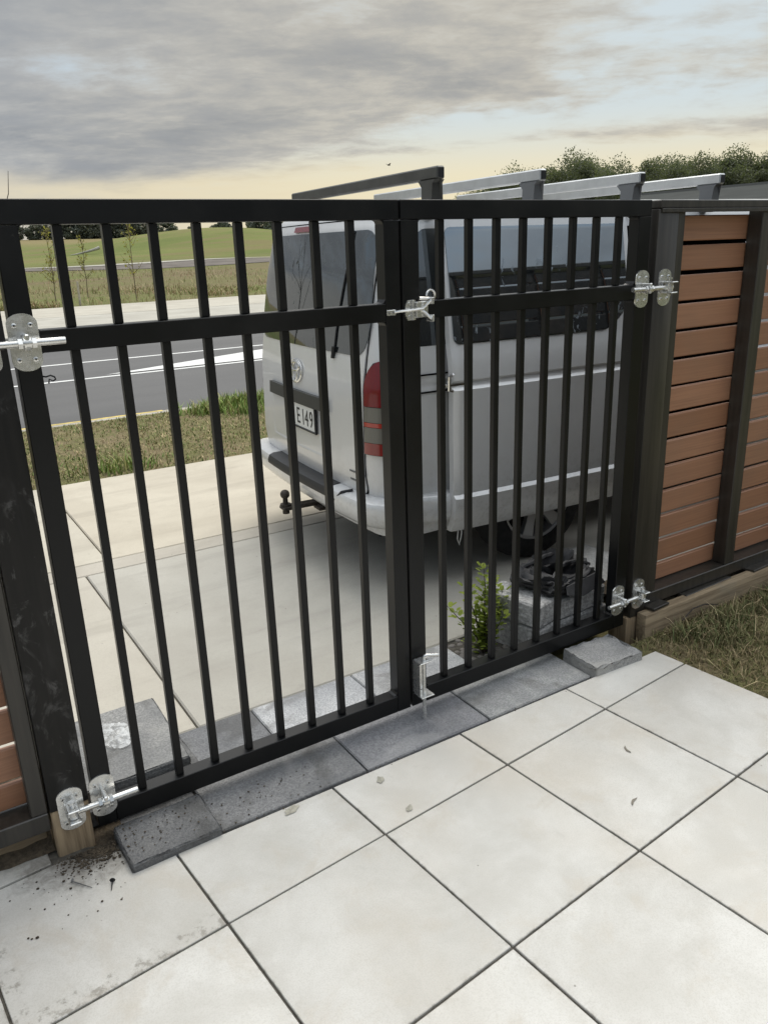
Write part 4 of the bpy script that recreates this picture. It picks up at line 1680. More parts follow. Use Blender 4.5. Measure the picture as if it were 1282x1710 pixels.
# four roof bars on their feet
for k, (lx, zt, m) in enumerate([(.372, 1.937, 'bar_dark'), (.925, 1.932, 'bar_light'), (1.545, 1.925, 'bar_light'), (2.115, 1.925, 'bar_light')]):
    bm = bmesh.new()
    box(bm, lx - .020, lx + .020, -.815, .815, zt - .052, zt, bev=.006)
    rb = obj('roof_bar', bm, m, van)
    for sg in (-1, 1):
        obj('bar_end', B(lx - .015, lx + .015, min(sg * .8165, sg * .8150), max(sg * .8165, sg * .8150), zt - .045, zt - .008), 'blackplastic', rb)
    for sg in (-1, 1):
        bm = bmesh.new()
        pf = [(.665, zt - .0525), (.800, zt - .0525), (.785, zt - .066), (.775, 1.78), (.750, 1.738), (.690, 1.738), (.695, zt - .082)]
        a = [bm.verts.new((lx - .026, sg * y, z)) for y, z in pf]
        b = [bm.verts.new((lx + .026, sg * y, z)) for y, z in pf]
        bm.faces.new(a)
        bm.faces.new(b[::-1])
        for j in range(len(pf)):
            j2 = (j + 1) % len(pf)
            bm.faces.new((a[j], a[j2], b[j2], b[j]))
        tube(bm, [(lx + .012, sg * .790, zt - .055), (lx + .030, sg * .765, 1.80), (lx + .042, sg * .730, 1.745)], .009, 6)
        obj('bar_foot', bm, 'bar_foot' if k else 'bar_dark', rb)

# ================================================================== blocks, bag, pebbles, shrub
def block(x0, x1, y0, y1, z0, z1, label, seed, rz=0):
    r = random.Random(seed)
    bm = B(-(x1 - x0) / 2, (x1 - x0) / 2, -(y1 - y0) / 2, (y1 - y0) / 2, 0, z1 - z0, bev=.008)
    bmesh.ops.subdivide_edges(bm, edges=bm.edges[:], cuts=7, use_grid_fill=True)
    for v in bm.verts:
        k = .0016 if v.co.z < (z1 - z0) - .003 else .0008
        v.co += Vector((r.uniform(-1, 1) * k, r.uniform(-1, 1) * k, r.uniform(-1, 1) * k * .5))
    o = obj('retaining_block', bm, 'split')
    o.location = ((x0 + x1) / 2, (y0 + y1) / 2, z0)
    o.rotation_euler = (0, 0, R(rz))
    tag(o, label, 'concrete block', 'split faced blocks inside the right gate')
    return o


block(.655, .80, .085, .36, -.03, .098, 'lower split faced block beside the small shrub', 1, 12)
block(.648, .79, .090, .37, .102, .205, 'upper split faced block whose side shows above the shrub pebbles', 2, 14)
block(.806, 1.10, .095, .36, -.03, .098, 'lower split faced block under the black bag', 3, 2)
block(.803, 1.09, .10, .37, .102, .190, 'upper split faced block the black bag rests on', 4, 3)
o = chipped('flat_block', 1.24, 1.68, .36, .76, -.02, .045, (1.7, 1.68, 1.62), 'flat grey slab on the driveway beyond the black bag', 9, .004, R(4))

bag = thing('work_bag', 'slumped black canvas work bag on the split faced blocks', 'bag', (.905, .235, .200), R(8))
r = random.Random(11)
bm = bmesh.new()
t = bmesh.new()
bmesh.ops.create_icosphere(t, subdivisions=4, radius=1)
for v in t.verts:
    d = v.co.normalized()
    ax = .170 * (1 + .10 * math.sin(5 * d.y + 3 * d.z))
    x_ = math.copysign(abs(d.x) ** .62, d.x) * ax
    y_ = math.copysign(abs(d.y) ** .62, d.y) * .140
    z_ = math.copysign(abs(d.z) ** .7, d.z)
    z_ = .043 * z_ + .043 if z_ > -.9 else 0
    fold = .010 * math.sin(26 * d.x + 9 * d.y) * max(0, d.z + .2) + .007 * math.sin(31 * d.y - 14 * d.x)
    sag = -.03 * math.exp(-((d.x - .1) / .3) ** 2) * max(0, d.z)
    v.co = Vector((x_ + fold * d.x, y_ + fold * d.y, max(0.0, z_ + fold + sag)))
add(bm, t)
obj('bag_body', bm, 'bag', bag, smooth=True, ang=70)
bm = bmesh.new()
n = 40
for lay in range(3):
    pts_o = []
    ph = lay * 1.9
    for k in range(n + 1):
        a = math.pi * 2 * k / n
        pts_o.append((Vector(((.10 - .02 * lay) * math.cos(a) + .025, (.062 - .012 * lay) * math.sin(a) + .01, .068 + .010 * math.sin(3 * a + ph) - .01)),
                      Vector(((.125 - .02 * lay + .014 * math.sin(5 * a + ph)) * math.cos(a) + .025, (.082 - .012 * lay + .012 * math.sin(4 * a + ph)) * math.sin(a) + .01, .092 + .016 * math.sin(4 * a + ph) + .007 * lay))))
    va = [(bm.verts.new(a), bm.verts.new(b)) for a, b in pts_o]
    for (a, b), (c, d) in zip(va, va[1:]):
        bm.faces.new((a, c, d, b))
cl_ = obj('bag_collar', bm, 'bag', bag, smooth=True, ang=70)
bm = bmesh.new()
for sgn in (-1, 1):
    pts = [(-.11 + .25 * k / 10, sgn * .085 - .03 * math.sin(math.pi * k / 10) * sgn, .072 + .030 * math.sin(math.pi * k / 10) + .004 * (k % 2)) for k in range(11)]
    tube(bm, pts, .009, 6)
obj('bag_strap', bm, 'bag', bag, smooth=True)
bm = bmesh.new()
fl = [(-.09, -.139, .055), (.12, -.137, .058), (.15, -.160, .01), (-.02, -.172, .002), (-.11, -.160, .03)]
fv = [bm.verts.new(p) for p in fl]
fb = [bm.verts.new((x_, y_ - .006, z_)) for x_, y_, z_ in fl]
bm.faces.new(fv)
bm.faces.new(fb[::-1])
for k in range(5):
    bm.faces.new((fv[k], fv[(k + 1) % 5], fb[(k + 1) % 5], fb[k]))
obj('bag_flap', bm, 'bag', bag)

# garden pocket with pebbles
bm = bmesh.new()
vv = {}
for i in range(17):
    for j in range(13):
        vv[i, j] = bm.verts.new((.43 + .24 * i / 16, .06 + .345 * j / 12, -.045 + r_.uniform(-.006, .006)))
for i in range(16):
    for j in range(12):
        bm.faces.new((vv[i, j], vv[i + 1, j], vv[i + 1, j + 1], vv[i, j + 1]))
obj('garden_soil', bm, 'soil', smooth=True, kind='structure')
pebs = []
pr0 = random.Random(21)
for k in range(400):
    x_, y_, s = pr0.uniform(.435, .645), pr0.uniform(.07, .392), pr0.uniform(.011, .024)
    if all(math.hypot(x_ - a, y_ - b) > (s + c) * .92 for a, b, c in pebs):
        pebs.append((x_, y_, s))
    if len(pebs) >= 46:
        break
pm = []
for q_ in range(4):
    bm = bmesh.new()
    ball(bm, (0, 0, 0), 1, 2, (1.15, .9, .68))
    rough(bm, .05, q_)
    me_o = obj('pebble', bm, 'pebble', smooth=True, ang=80)
    pm.append(me_o)
for k, (x_, y_, s) in enumerate(pebs):
    o = pm[k] if k < 4 else pm[k % 4].copy()
    if k >= 4:
        COL.objects.link(o)
    o.location = (x_, y_, -.036 + s * .45)
    o.scale = (s, s, s)
    o.rotation_euler = (pr0.uniform(-.4, .4), pr0.uniform(-.4, .4), pr0.uniform(0, 6))
    tag(o, 'rounded grey brown pebble around the small shrub', 'pebble', 'pebbles around the shrub')


def leaf_cloud(name, P, size, m, parent, seed, normal_up=0.3, aspect=.6, tint=None, **kw):
    """one small four-sided leaf per point"""
    g_ = np.random.default_rng(seed)
    n = len(P)
    a = g_.normal(size=(n, 3))
    a /= np.linalg.norm(a, axis=1)[:, None]
    b = g_.normal(size=(n, 3))
    b[:, 2] += normal_up
    b -= (a * b).sum(1)[:, None] * a
    b /= np.linalg.norm(b, axis=1)[:, None]
    s = size * g_.uniform(.6, 1.25, size=(n, 1))
    V = np.empty((n, 4, 3))
    V[:, 0] = P - a * s
    V[:, 1] = P + b * s * aspect
    V[:, 2] = P + a * s
    V[:, 3] = P - b * s * aspect
    if tint is None:
        tint = g_.uniform(0, 1, size=n)
    F = np.arange(n * 4).reshape(n, 4)
    return np_mesh(name, V.reshape(-1, 3), F, m, parent, tint=np.repeat(tint[:, None], 4, 0).repeat(3, 1), **kw)


shrub = thing('shrub', 'small bright green shrub with round leaves among pebbles', 'shrub', (.545, .245, -.045))
SH = .80
rs = random.Random(8)
bm = bmesh.new()
LP, LN = [], []
stems = [((-.16, .05), .33), ((-.12, -.02), .15), ((-.07, .04), .40), ((.0, .02), .52), ((.03, -.02), .42), ((.055, .03), .44), ((.09, .0), .30), ((.12, .03), .34), ((-.02, -.05), .30), ((.05, -.06), .26), ((-.04, .06), .30), ((.07, .06), .28), ((.0, .0), .24), ((.03, .05), .34)]
for (ex, ey), hh in stems:
    hh *= SH
    pts = []
    for k in range(9):
        t = k / 8
        pts.append(Vector((ex * t ** 1.3 + rs.uniform(-.006, .006), ey * t ** 1.3 + rs.uniform(-.006, .006), hh * t)))
    tube(bm, pts, [.0045 - .0035 * k / 8 for k in range(9)], 5)
    nl = int(46 * hh / .3)
    for q_ in range(nl):
        t = .12 + .88 * q_ / nl
        k = min(7, int(t * 8))
        p = pts[k].lerp(pts[k + 1], t * 8 - k)
        a = q_ * 2.4
        LP.append(p + Vector((math.cos(a) * .016, math.sin(a) * .016, rs.uniform(-.004, .008))))
        LN.append((Vector((math.cos(a), math.sin(a), rs.uniform(.2, .9))).normalized(), t))
obj('stem', bm, 'bark', shrub)
V, F, tn = [], [], []
for p, (n_, t) in zip(LP, LN):
    s = rs.uniform(.010, .0165)
    side = n_.cross(Vector((0, 0, 1))).normalized()
    upv = side.cross(n_).normalized()
    b0 = len(V)
    for k in range(7):
        a = 2 * math.pi * k / 7
        V.append(p + n_ * s * (1 + math.cos(a)) * 1.0 + side * s * .72 * math.sin(a) + upv * (.2 * s * abs(math.sin(a))))
    F.append(tuple(range(b0, b0 + 7)))
    tn += [min(1, max(0, .35 * t + rs.uniform(.0, .65)))] * 7
np_mesh('foliage', np.array([tuple(v) for v in V]), F, 'leaf_box', shrub, tint=np.array(tn)[:, None].repeat(3, 1))


# ================================================================== GRASS
def grass(name, pts, hmin, hmax, width, cols, seed, z0=0.0, lean=.6, tone=1.0, **kw):
    g_ = np.random.default_rng(seed)
    n = len(pts)
    h = g_.uniform(hmin, hmax, n)
    az = g_.uniform(0, 2 * np.pi, n)
    ln = g_.uniform(.15, 1, n) * lean
    w = width * g_.uniform(.6, 1.3, n)
    ci = g_.integers(0, len(cols), n)
    C = np.array(cols)[ci] * g_.uniform(1.5, 2.7, (n, 1)) * tone
    d = np.stack([np.cos(az), np.sin(az)], 1)
    s = np.stack([-np.sin(az), np.cos(az)], 1)
    P = np.concatenate([pts[:, :2], (pts[:, 2:] if pts.shape[1] > 2 else np.full((n, 1), z0))], 1)
    V = np.empty((n, 5, 3))
    for k, (f, wf) in enumerate([(0, 1), (0, -1), (.55, .75), (.55, -.75), (1, 0)]):
        off = ln * h * f ** 1.7
        V[:, k, :2] = P[:, :2] + d * off[:, None] + s * (w * wf)[:, None]
        V[:, k, 2] = P[:, 2] + h * f * (1 - .35 * ln * f)
    idx = np.arange(n)[:, None] * 5
    F4 = (idx + np.array([0, 1, 3, 2])).tolist()
    F3 = (idx + np.array([2, 3, 4])).tolist()
    return np_mesh(name, V.reshape(-1, 3), F4 + F3, 'grass', tint=np.repeat(C, 5, 0), kind='stuff', **kw)


rg = np.random.default_rng(3)
DRY = [(.20, .155, .085), (.24, .19, .11), (.15, .115, .06), (.115, .10, .05)]
GRN = [(.055, .085, .022), (.075, .11, .03), (.05, .07, .02)]
OLV = [(.12, .115, .045), (.10, .105, .04)]
# soil sheets
obj('verge_soil', B(-12, 16, 4.085, 6.446, -.09, -.024), 'thatch', kind='structure')
obj('lawn_soil', B(1.02, 6, -9, -.064, -.09, -.022), 'thatch', kind='structure')
# verge
P = np.stack([rg.uniform(-1.2, 3.2, 24000), rg.uniform(4.09, 6.44, 24000)], 1)
bare = np.exp(-((P[:, 0] - .25) / .42) ** 2 - ((P[:, 1] - 5.55) / .5) ** 2)
pt_ = np.sin(P[:, 0] * 4.1 + 2 * np.sin(P[:, 1] * 3.0)) + np.sin(P[:, 0] * 2.2 - P[:, 1] * 5.1)
P = P[(rg.uniform(size=len(P)) > bare * .85) & (rg.uniform(size=len(P)) < .45 + .4 * (pt_ > 0))]
grass('verge_grass', P, .012, .046, .0038, DRY[:2] + OLV * 2 + GRN[:2] + DRY[3:], 4, z0=-.026, lean=1.3)
P = np.stack([rg.uniform(-9, 9, 9000), rg.uniform(4.09, 6.44, 9000)], 1)
grass('verge_grass', P, .015, .05, .005, DRY + OLV + GRN, 5, z0=-.026, lean=.9)
tuf = []
for cx, cy, n, s in [(1.55, 6.1, 420, .14), (1.95, 6.3, 620, .16), (2.35, 6.3, 600, .18), (1.8, 5.8, 160, .12), (.1, 4.25, 150, .16), (2.4, 5.9, 120, .2)]:
    tuf.append(np.stack([rg.normal(cx, s, n), rg.normal(cy, s * .55, n)], 1))
P = np.concatenate(tuf)
P = P[(P[:, 1] > 4.09) & (P[:, 1] < 6.48)]
grass('verge_tufts', P, .06, .19, .0065, [(.085, .125, .03), (.11, .15, .04), (.075, .10, .028), (.16, .15, .06)], 6, z0=-.026, lean=.8)
# lawn right of the patio: long dry thatch
ex = T(2, 0)
P = np.stack([rg.uniform(1.03, 3.0, 52000), rg.uniform(-1.9, -.066, 52000)], 1)
# keep off the tiles
ed = (P[:, 0] - T(2.0, 0)[0]) * ca + (P[:, 1] - T(2.0, 0)[1]) * sa
P = P[ed > .004]
dd = np.minimum(1, ((P[:, 0] - T(2.0, 0)[0]) * ca + (P[:, 1] - T(2.0, 0)[1]) * sa) / .25)
P = P[rg.uniform(size=len(P)) < .30 + .7 * np.clip(dd, 0, 1)]
grass('lawn_grass', P, .012, .045, .0019, DRY * 3 + OLV * 3,  7, z0=-.022, lean=1.35, tone=.66)
tuf = []
for cx, cy, n, s in [(1.55, -.18, 420, .07), (1.9, -.22, 520, .09), (2.15, -.18, 700, .10), (1.78, -.42, 420, .10), (2.1, -.55, 420, .12), (1.42, -.28, 260, .06), (1.98, -.78, 420, .12), (1.32, -.16, 160, .04), (1.6, -.62, 260, .10)]:
    tuf.append(np.stack([rg.normal(cx, s, n), rg.normal(cy, s * .6, n)], 1))
P = np.concatenate(tuf)
edt = (P[:, 0] - T(2.0, 0)[0]) * ca + (P[:, 1] - T(2.0, 0)[1]) * sa
P = P[(P[:, 1] < -.066) & (edt > .02)]
grass('lawn_tufts', P, .035, .095, .0024, [(.075, .09, .035), (.10, .11, .045), (.13, .115, .055), (.17, .14, .075)], 8, z0=-.022, lean=1.1, tone=.72)
P = np.stack([rg.uniform(1.1, 2.6, 170), rg.uniform(-1.2, -.1, 170)], 1)
P = P[((P[:, 0] - T(2.0, 0)[0]) * ca + (P[:, 1] - T(2.0, 0)[1]) * sa) > .05]
grass('straw', P, .06, .15, .0016, [(.36, .29, .17), (.30, .24, .14)], 9, z0=-.012, lean=2.2, tone=.75)
# rough growth on the bank beyond the road
P = np.stack([rg.uniform(-4, 22, 60000), 28.3 + 29 * rg.uniform(size=60000) ** 1.7], 1)
z_ = H(P[:, 0], P[:, 1])
nzv = np.sin(P[:, 0] * .9 + 2 * np.sin(P[:, 1] * .35)) + np.sin(P[:, 0] * .31 + P[:, 1] * .5)
keep = rg.uniform(size=len(P)) < .06 + .75 * (nzv > .25) * np.clip((40 - P[:, 1]) / 8, .05, 1)
P = np.concatenate([P, z_[:, None]], 1)[keep]
grass('bank_weeds', P, .08, .34, .012, [(.155, .105, .062), (.185, .130, .075), (.135, .11, .05), (.10, .115, .036), (.12, .14, .05), (.21, .165, .10)], 10, lean=1.1)


# ================================================================== TREES
def branchy(bm, p, d, L, r, depth, rs_, out, spread=.55):
    q0 = p
    pts = [p]
    rad = [r]
    for k in range(4):
        d = (d + Vector((rs_.uniform(-1, 1), rs_.uniform(-1, 1), rs_.uniform(-.3, .5))) * .16).normalized()
        p = p + d * L / 4
        pts.append(p)
        rad.append(r * (1 - .16 * (k + 1)))
    tube(bm, pts, rad, 6, cap=False)
    out.append((p, depth))
    if depth > 0:
        for k in range(3):
            a = rs_.uniform(0, 6.28)
            nd = (d + Vector((math.cos(a), math.sin(a), .15)) * spread).normalized()
            branchy(bm, pts[2 + k % 3], nd, L * .62, rad[-1] * .8, depth - 1, rs_, out, spread)


def make_tree(seed, h, w, nleaf, lsize, low=.15, m='leaf_tree', tone=1.0):
    rs_ = random.Random(seed)
    g_ = np.random.default_rng(seed)
    bm = bmesh.new()
    ends = []
    branchy(bm, Vector((0, 0, -.3)), Vector((0, 0, 1)), h * .5, h * .022, 2, rs_, ends)
    trunk_me = bpy.data.meshes.new('trunk')
    bm.to_mesh(trunk_me)
    bm.free()
    trunk_me.materials.append(MAT['bark'])
    nc = 62
    C = []
    for k in range(nc):
        t = g_.uniform(low, 1)
        rad = w * .5 * math.sqrt(max(.04, 1 - ((t - .52) / .56) ** 2)) * g_.uniform(.2, 1.0) ** .6
        a = g_.uniform(0, 6.28)
        rad *= .92
        C.append((rad * math.cos(a), rad * math.sin(a), h * t * (1 + .10 * math.sin(2 * a + seed)), g_.uniform(.4, 1.15)))
    C = np.array(C)
    ci = g_.integers(0, nc, nleaf)
    sg_ = w * .078 * C[ci, 3]
    nv = g_.normal(size=(nleaf, 3))
    nv *= np.minimum(1, (1.9 + .9 * g_.uniform(size=(nleaf, 1)) ** 3) / np.linalg.norm(nv, axis=1)[:, None])
    P = C[ci, :3] + nv * sg_[:, None] * np.array([1, 1, .8])
    ct = g_.uniform(0, 1, nc)
    tint = np.clip(.6 * ct[ci] + .4 * g_.uniform(size=nleaf), 0, 1)
    return trunk_me, P, lsize, tint, m, seed


def leaf_mesh(P, size, m, seed, tint):
    o = leaf_cloud('tmp', P, size, m, None, seed, tint=tint)
    me = o.data
    bpy.data.objects.remove(o)
    return me


def proto(seed, h, w, n, ls, low, m):
    tm, P, s, tint, mm, sd_ = make_tree(seed, h, w, n, ls, low, m)
    return tm, leaf_mesh(P, s, mm, seed, tint)


def place_tree(pr, name, label, x, y, s, rz, group, cat='tree', sz=1.0):
    t_ = thing(name, label, cat, (x, y, float(H(np.array(x), np.array(y))) - .05), rz, group)
    t_.scale = (s, s, s * sz)
    a = bpy.data.objects.new('trunk', pr[0])
    b = bpy.data.objects.new('crown', pr[1])
    for o in (a, b):
        COL.objects.link(o)
        o.parent = t_
    return t_


def at(az, y):
    a = R(az)
    return -1.36 + math.tan(a) * (y + 2.05), y


# line of trees to the right behind the van
PR = [proto(30 + k, 7.0, 7.6, 32000, .095, .02, 'leaf_tree') for k in range(4)]
desc_r = [('low tree where the right hand tree line begins behind the first bar foot', 37.9, .70), ('slim tree at the left end of the right hand tree line', 39.6, .74), ('loose crowned tree rising behind the first pale roof bar', 41.4, .98), ('round tree just right of the second roof bar end', 43.2, .92),
          ('tall tree between the second and third roof bar ends', 45.2, 1.22), ('broad tree over the middle of the third roof bar', 47.0, .96), ('airy tree above the third roof bar end', 48.7, 1.18), ('tree right above the joint of gate and fence', 50.4, 1.02), ('dense tree left of the tall clump', 52.0, 1.16)]
for k, (lab, az, s) in enumerate(desc_r):
    x, y = at(az, 62 + 3 * math.sin(k * 2.1))
    place_tree(PR[k % 4], 'shelter_tree', lab, x, y, s, k * 1.3, 'tree line beyond the van', sz=1.0)
for k, (az_, s, lab) in enumerate([(40.4, .95, 'rear rank tree low behind the second roof bar'), (42.3, 1.08, 'rear rank tree beyond the second roof bar end'), (44.2, 1.12, 'rear rank tree in the gap left of the third roof bar'), (46.1, 1.20, 'rear rank tree rising over the start of the third bar'),
                              (47.9, 1.17, 'rear rank tree over the second half of the third bar'), (49.6, 1.24, 'rear rank tree left of the fourth roof bar end'), (51.2, 1.26, 'rear rank tree above the fourth roof bar'), (52.6, 1.3, 'rear rank tree merging with the dense clump')]):
    x, y = at(az_, 69 + 2 * math.cos(k * 1.7))
    place_tree(PR[(k + 2) % 4], 'shelter_tree', lab, x, y, s, 3 + k * 2.1, 'tree line beyond the van', sz=1.0)
PB = [proto(50 + k, 7.8, 8.8, 52000, .10, .02, 'leaf_tree') for k in range(2)]
for k, (lab, az, s, yy) in enumerate([('big dense dark tree starting the clump at right', 53.6, 1.03, 58), ('tallest dense tree of the clump over the fence', 55.2, 1.16, 57), ('dense tree cut by the right picture edge', 57.2, 1.12, 55), ('rearmost dense tree filling the clump', 54.5, 1.0, 64), ('dense tree just beyond the right picture edge', 59.5, 1.15, 54), ('far dense tree beyond the right picture edge', 62.5, 1.1, 52)]):
    x, y = at(az, yy)
    place_tree(PB[k % 2], 'dense_tree', lab, x, y, s, 2.0 + k * 1.7, 'dense clump of trees on the right')
# treeline behind the paddock on the left
PL = [proto(70 + k, 7.0, 9.0, 6000, .34, .02, 'leaf_far') for k in range(4)]
fl_ = [('low dark tree at the left end of the far paddock', 8.8, 262, .62), ('round far tree left of the pine', 9.9, 262, .72), ('far tree at the foot of the dark pine', 10.9, 262, .62), ('dark far tree filling the second gate opening', 12.1, 262, .95), ('taller far tree in the second gate opening', 13.0, 262, 1.05),
       ('far tree at the right of the second gate opening', 13.9, 262, 1.0), ('far tree seen past the second bar', 14.9, 262, 1.05), ('far tree in the third gate opening', 15.8, 262, 1.0), ('far tree touching the mound slope', 16.8, 262, .95),
       ('round tree on the mound skyline, fourth opening', 18.0, 172, .62), ('small tree on the mound skyline beside the fourth bar', 19.7, 176, .40), ('brownish clump on the mound skyline, fifth opening', 21.6, 172, .60), ('bushy tree on the skyline left of the van', 24.2, 168, .78), ('bushy tree on the skyline hidden partly by the van', 25.6, 168, .85),
       ('far tree at the left picture edge', 6.8, 262, .8), ('far tree beyond the left picture edge', 4.5, 262, .9)]
for k, (lab, az, yy, s) in enumerate(fl_):
    x, y = at(az, yy)
    place_tree(PL[k % 4], 'far_tree', lab, x, y, s, k * 2.2, 'far trees behind the paddock')
# the dark pine
bm = bmesh.new()
tube(bm, [(0, 0, -.3), (0, 0, 8)], [.16, .03], 7)
pine_t = bpy.data.meshes.new('trunk')
bm.to_mesh(pine_t)
bm.free()
pine_t.materials.append(MAT['bark'])
g_ = np.random.default_rng(5)
zz = g_.uniform(.8, 8.2, 1500)
rad = (8.4 - zz) * .24 * np.sqrt(g_.uniform(size=1500)) * (1 + .3 * np.sin(zz * 6))
aa = g_.uniform(0, 6.28, 1500)
pine_c = leaf_mesh(np.stack([rad * np.cos(aa), rad * np.sin(aa), zz], 1), .36, 'leaf_far', 5, g_.uniform(0, .35, 1500))
x, y = at(11.2, 258)
place_tree((pine_t, pine_c), 'pine_tree', 'dark pointed pine standing above the far paddock trees', x, y, .82, 0, None)

# saplings on the bank, and bare twigs near the left edge
def sapling(label, x, y, h, seed, nleaf, group='young trees on the bank', spread=.5, m='leaf_sap', lean=(0, 0)):
    z = float(H(np.array(x), np.array(y)))
    t_ = thing('sapling', label, 'young tree', (x, y, z), 0, group)
    rs_ = random.Random(seed)
    bm = bmesh.new()
    pts = [Vector((lean[0] * (k / 6) ** 1.5 + .03 * rs_.uniform(-1, 1), lean[1] * (k / 6) ** 1.5, h * k / 6 - .05)) for k in range(7)]
    tube(bm, pts, [.022 * (1 - .12 * k) for k in range(7)], 6)
    tips = []
    for k in range(22):
        t = rs_.uniform(.3, .98)
        p = pts[min(5, int(t * 6))].lerp(pts[min(5, int(t * 6)) + 1], t * 6 % 1)
        a = rs_.uniform(0, 6.28)
        L = spread * h * .35 * (1.15 - t * .7)
        q1 = p + Vector((math.cos(a) * L * .5, math.sin(a) * L * .5, L * .45))
        q2 = q1 + Vector((math.cos(a) * L * .35, math.sin(a) * L * .35, L * .5))
        tube(bm, [p, q1, q2], [.012, .008, .004], 4)
        tips += [(p, q1), (q1, q2)]
    obj('trunk', bm, 'saplingbark', t_)
    if nleaf:
        g2 = np.random.default_rng(seed)
        P = []
        for k in range(nleaf):
            a, b = tips[g2.integers(len(tips))]
            p = a.lerp(b, float(g2.uniform(.1, 1)))
            P.append((p.x + g2.normal() * .06, p.y + g2.normal() * .06, p.z + g2.normal() * .06))
        leaf_cloud('crown', np.array(P), .05, m, t_, seed)
    return t_


for k, (lab, az, yy, h, n) in enumerate([('yellowish sapling in the first gate opening', 10.6, 29.2, 2.7, 130), ('thin yellow sapling beside the first bar', 12.6, 33.0, 2.4, 100), ('tall thin yellow sapling by the white stake', 15.6, 29.6, 3.2, 140)]):
    x, y = at(az, yy)
    sapling(lab, x, y, h, 90 + k, n)
for k, (az, yy, h, lab) in enumerate([(17.15, 29.0, 1.75, 'pale timber stake on the bank in the third opening'), (12.0, 28.9, .85, 'short pale timber stake on the bank beside the second bar')]):
    x, y = at(az, yy)
    bm = bmesh.new()
    tube(bm, [(0, 0, -.2), (.02, 0, h)], [.042, .038], 8)
    o = obj('stake', bm, 'stake')
    o.location = (x, y, float(H(np.array(x), np.array(y))))
    tag(o, lab, 'stake', 'stakes on the bank')
# bare street tree on the verge at the left picture edge: only its top twigs show
tw = thing('bare_tree', 'bare young street tree with twigs above the left gate corner', 'tree', (-.50, 5.1, -.03))
tw.scale = (1, 1, 1.09)
bm = bmesh.new()
rs_ = random.Random(4)
tube(bm, [(-.05, 0, -.05), (0, 0, .8), (.02, 0, 1.5)], [.022, .016, .011], 7)
obj('trunk', bm, 'twig', tw)
bm = bmesh.new()
tw_b = [[(.02, 0, 1.5), (.16, 0, 1.75), (.25, .01, 1.95), (.275, .01, 2.10)], [(.02, 0, 1.5), (.10, .0, 1.9), (.19, 0, 2.1), (.215, 0, 2.22)], [(.16, 0, 1.75), (.22, .02, 1.85), (.25, .02, 1.88)],
        [(.10, 0, 1.9), (.13, 0, 2.02), (.12, 0, 2.15)], [(.02, 0, 1.5), (.30, 0, 1.68), (.335, 0, 1.80), (.325, 0, 1.86)], [(.335, 0, 1.79), (.355, 0, 1.83)], [(.19, 0, 2.1), (.17, 0, 2.17)], [(.02, 0, 1.5), (-.1, 0, 1.9), (-.15, 0, 2.2)], [(.0, 0, 1.2), (-.2, .1, 1.6), (-.3, .1, 1.9)]]
for pth in tw_b:
    tube(bm, pth, [.0055 - .0012 * k for k in range(len(pth))], 5)
obj('twigs', bm, 'twig', tw)
bm = bmesh.new()
for px_, pz in ((.235, 1.86), (.255, 1.845), (.34, 1.80)):
    vs_ = [bm.verts.new((px_ + a, b_, pz + c)) for a, b_, c in ((0, 0, 0), (.012, .006, -.02), (.006, 0, -.045), (-.010, -.006, -.02))]
    bm.faces.new(vs_)
obj('leaf', bm, 'leaf_dry', tw)

# ------------------------------------------------------------------ pale drain mouth in the paddock, shed roof, house behind the viewer
x, y = at(12.75, 97)
bm = bmesh.new()
pts = [(-1.6 + 3.2 * k / 10, .5 * math.sin(k * .5), .02 + .70 * (k / 10) ** 1.6) for k in range(11)]
tube(bm, pts, [.03 + .16 * k / 10 for k in range(11)], 8)
o = obj('fallen_log', bm, 'path', smooth=True)
o.location = (x, y, float(H(np.array(x), np.array(y))))
tag(o, 'pale bleached log lying in the paddock behind the second opening', 'log')

shed = thing('shed', 'low shed with dark steel roof beyond the van at right', 'shed', (10, 6, 0))
bm = B(-.2, 5, -2.6, 3.5, -.2, 2.0)
obj('wall', bm, 'housewall', shed)
bm = bmesh.new()
for a, b in (((-.4, 1.98), (2.2, 2.42)), ((2.2, 2.42), (5.2, 1.98))):
    v1 = [bm.verts.new(p) for p in ((a[0], -2.9, a[1] + .02), (b[0], -2.9, b[1] + .02), (b[0], 3.8, b[1] + .02), (a[0], 3.8, a[1] + .02))]
    v2 = [bm.verts.new(v.co - Vector((0, 0, .05))) for v in v1]
    bm.faces.new(v1)
    bm.faces.new(v2[::-1])
    for k in range(4):
        bm.faces.new((v1[k], v1[(k + 1) % 4], v2[(k + 1) % 4], v2[k]))
rf = obj('roof', bm, 'roofsteel', shed)
bm = bmesh.new()
box(bm, 2.12, 2.28, -2.92, 3.82, 2.425, 2.465)
obj('ridge_flashing', bm, 'flash', rf)
bm = bmesh.new()
box(bm, -.50, -.402, -2.92, 3.82, 1.93, 2.01)
obj('gutter', bm, 'flash', rf)

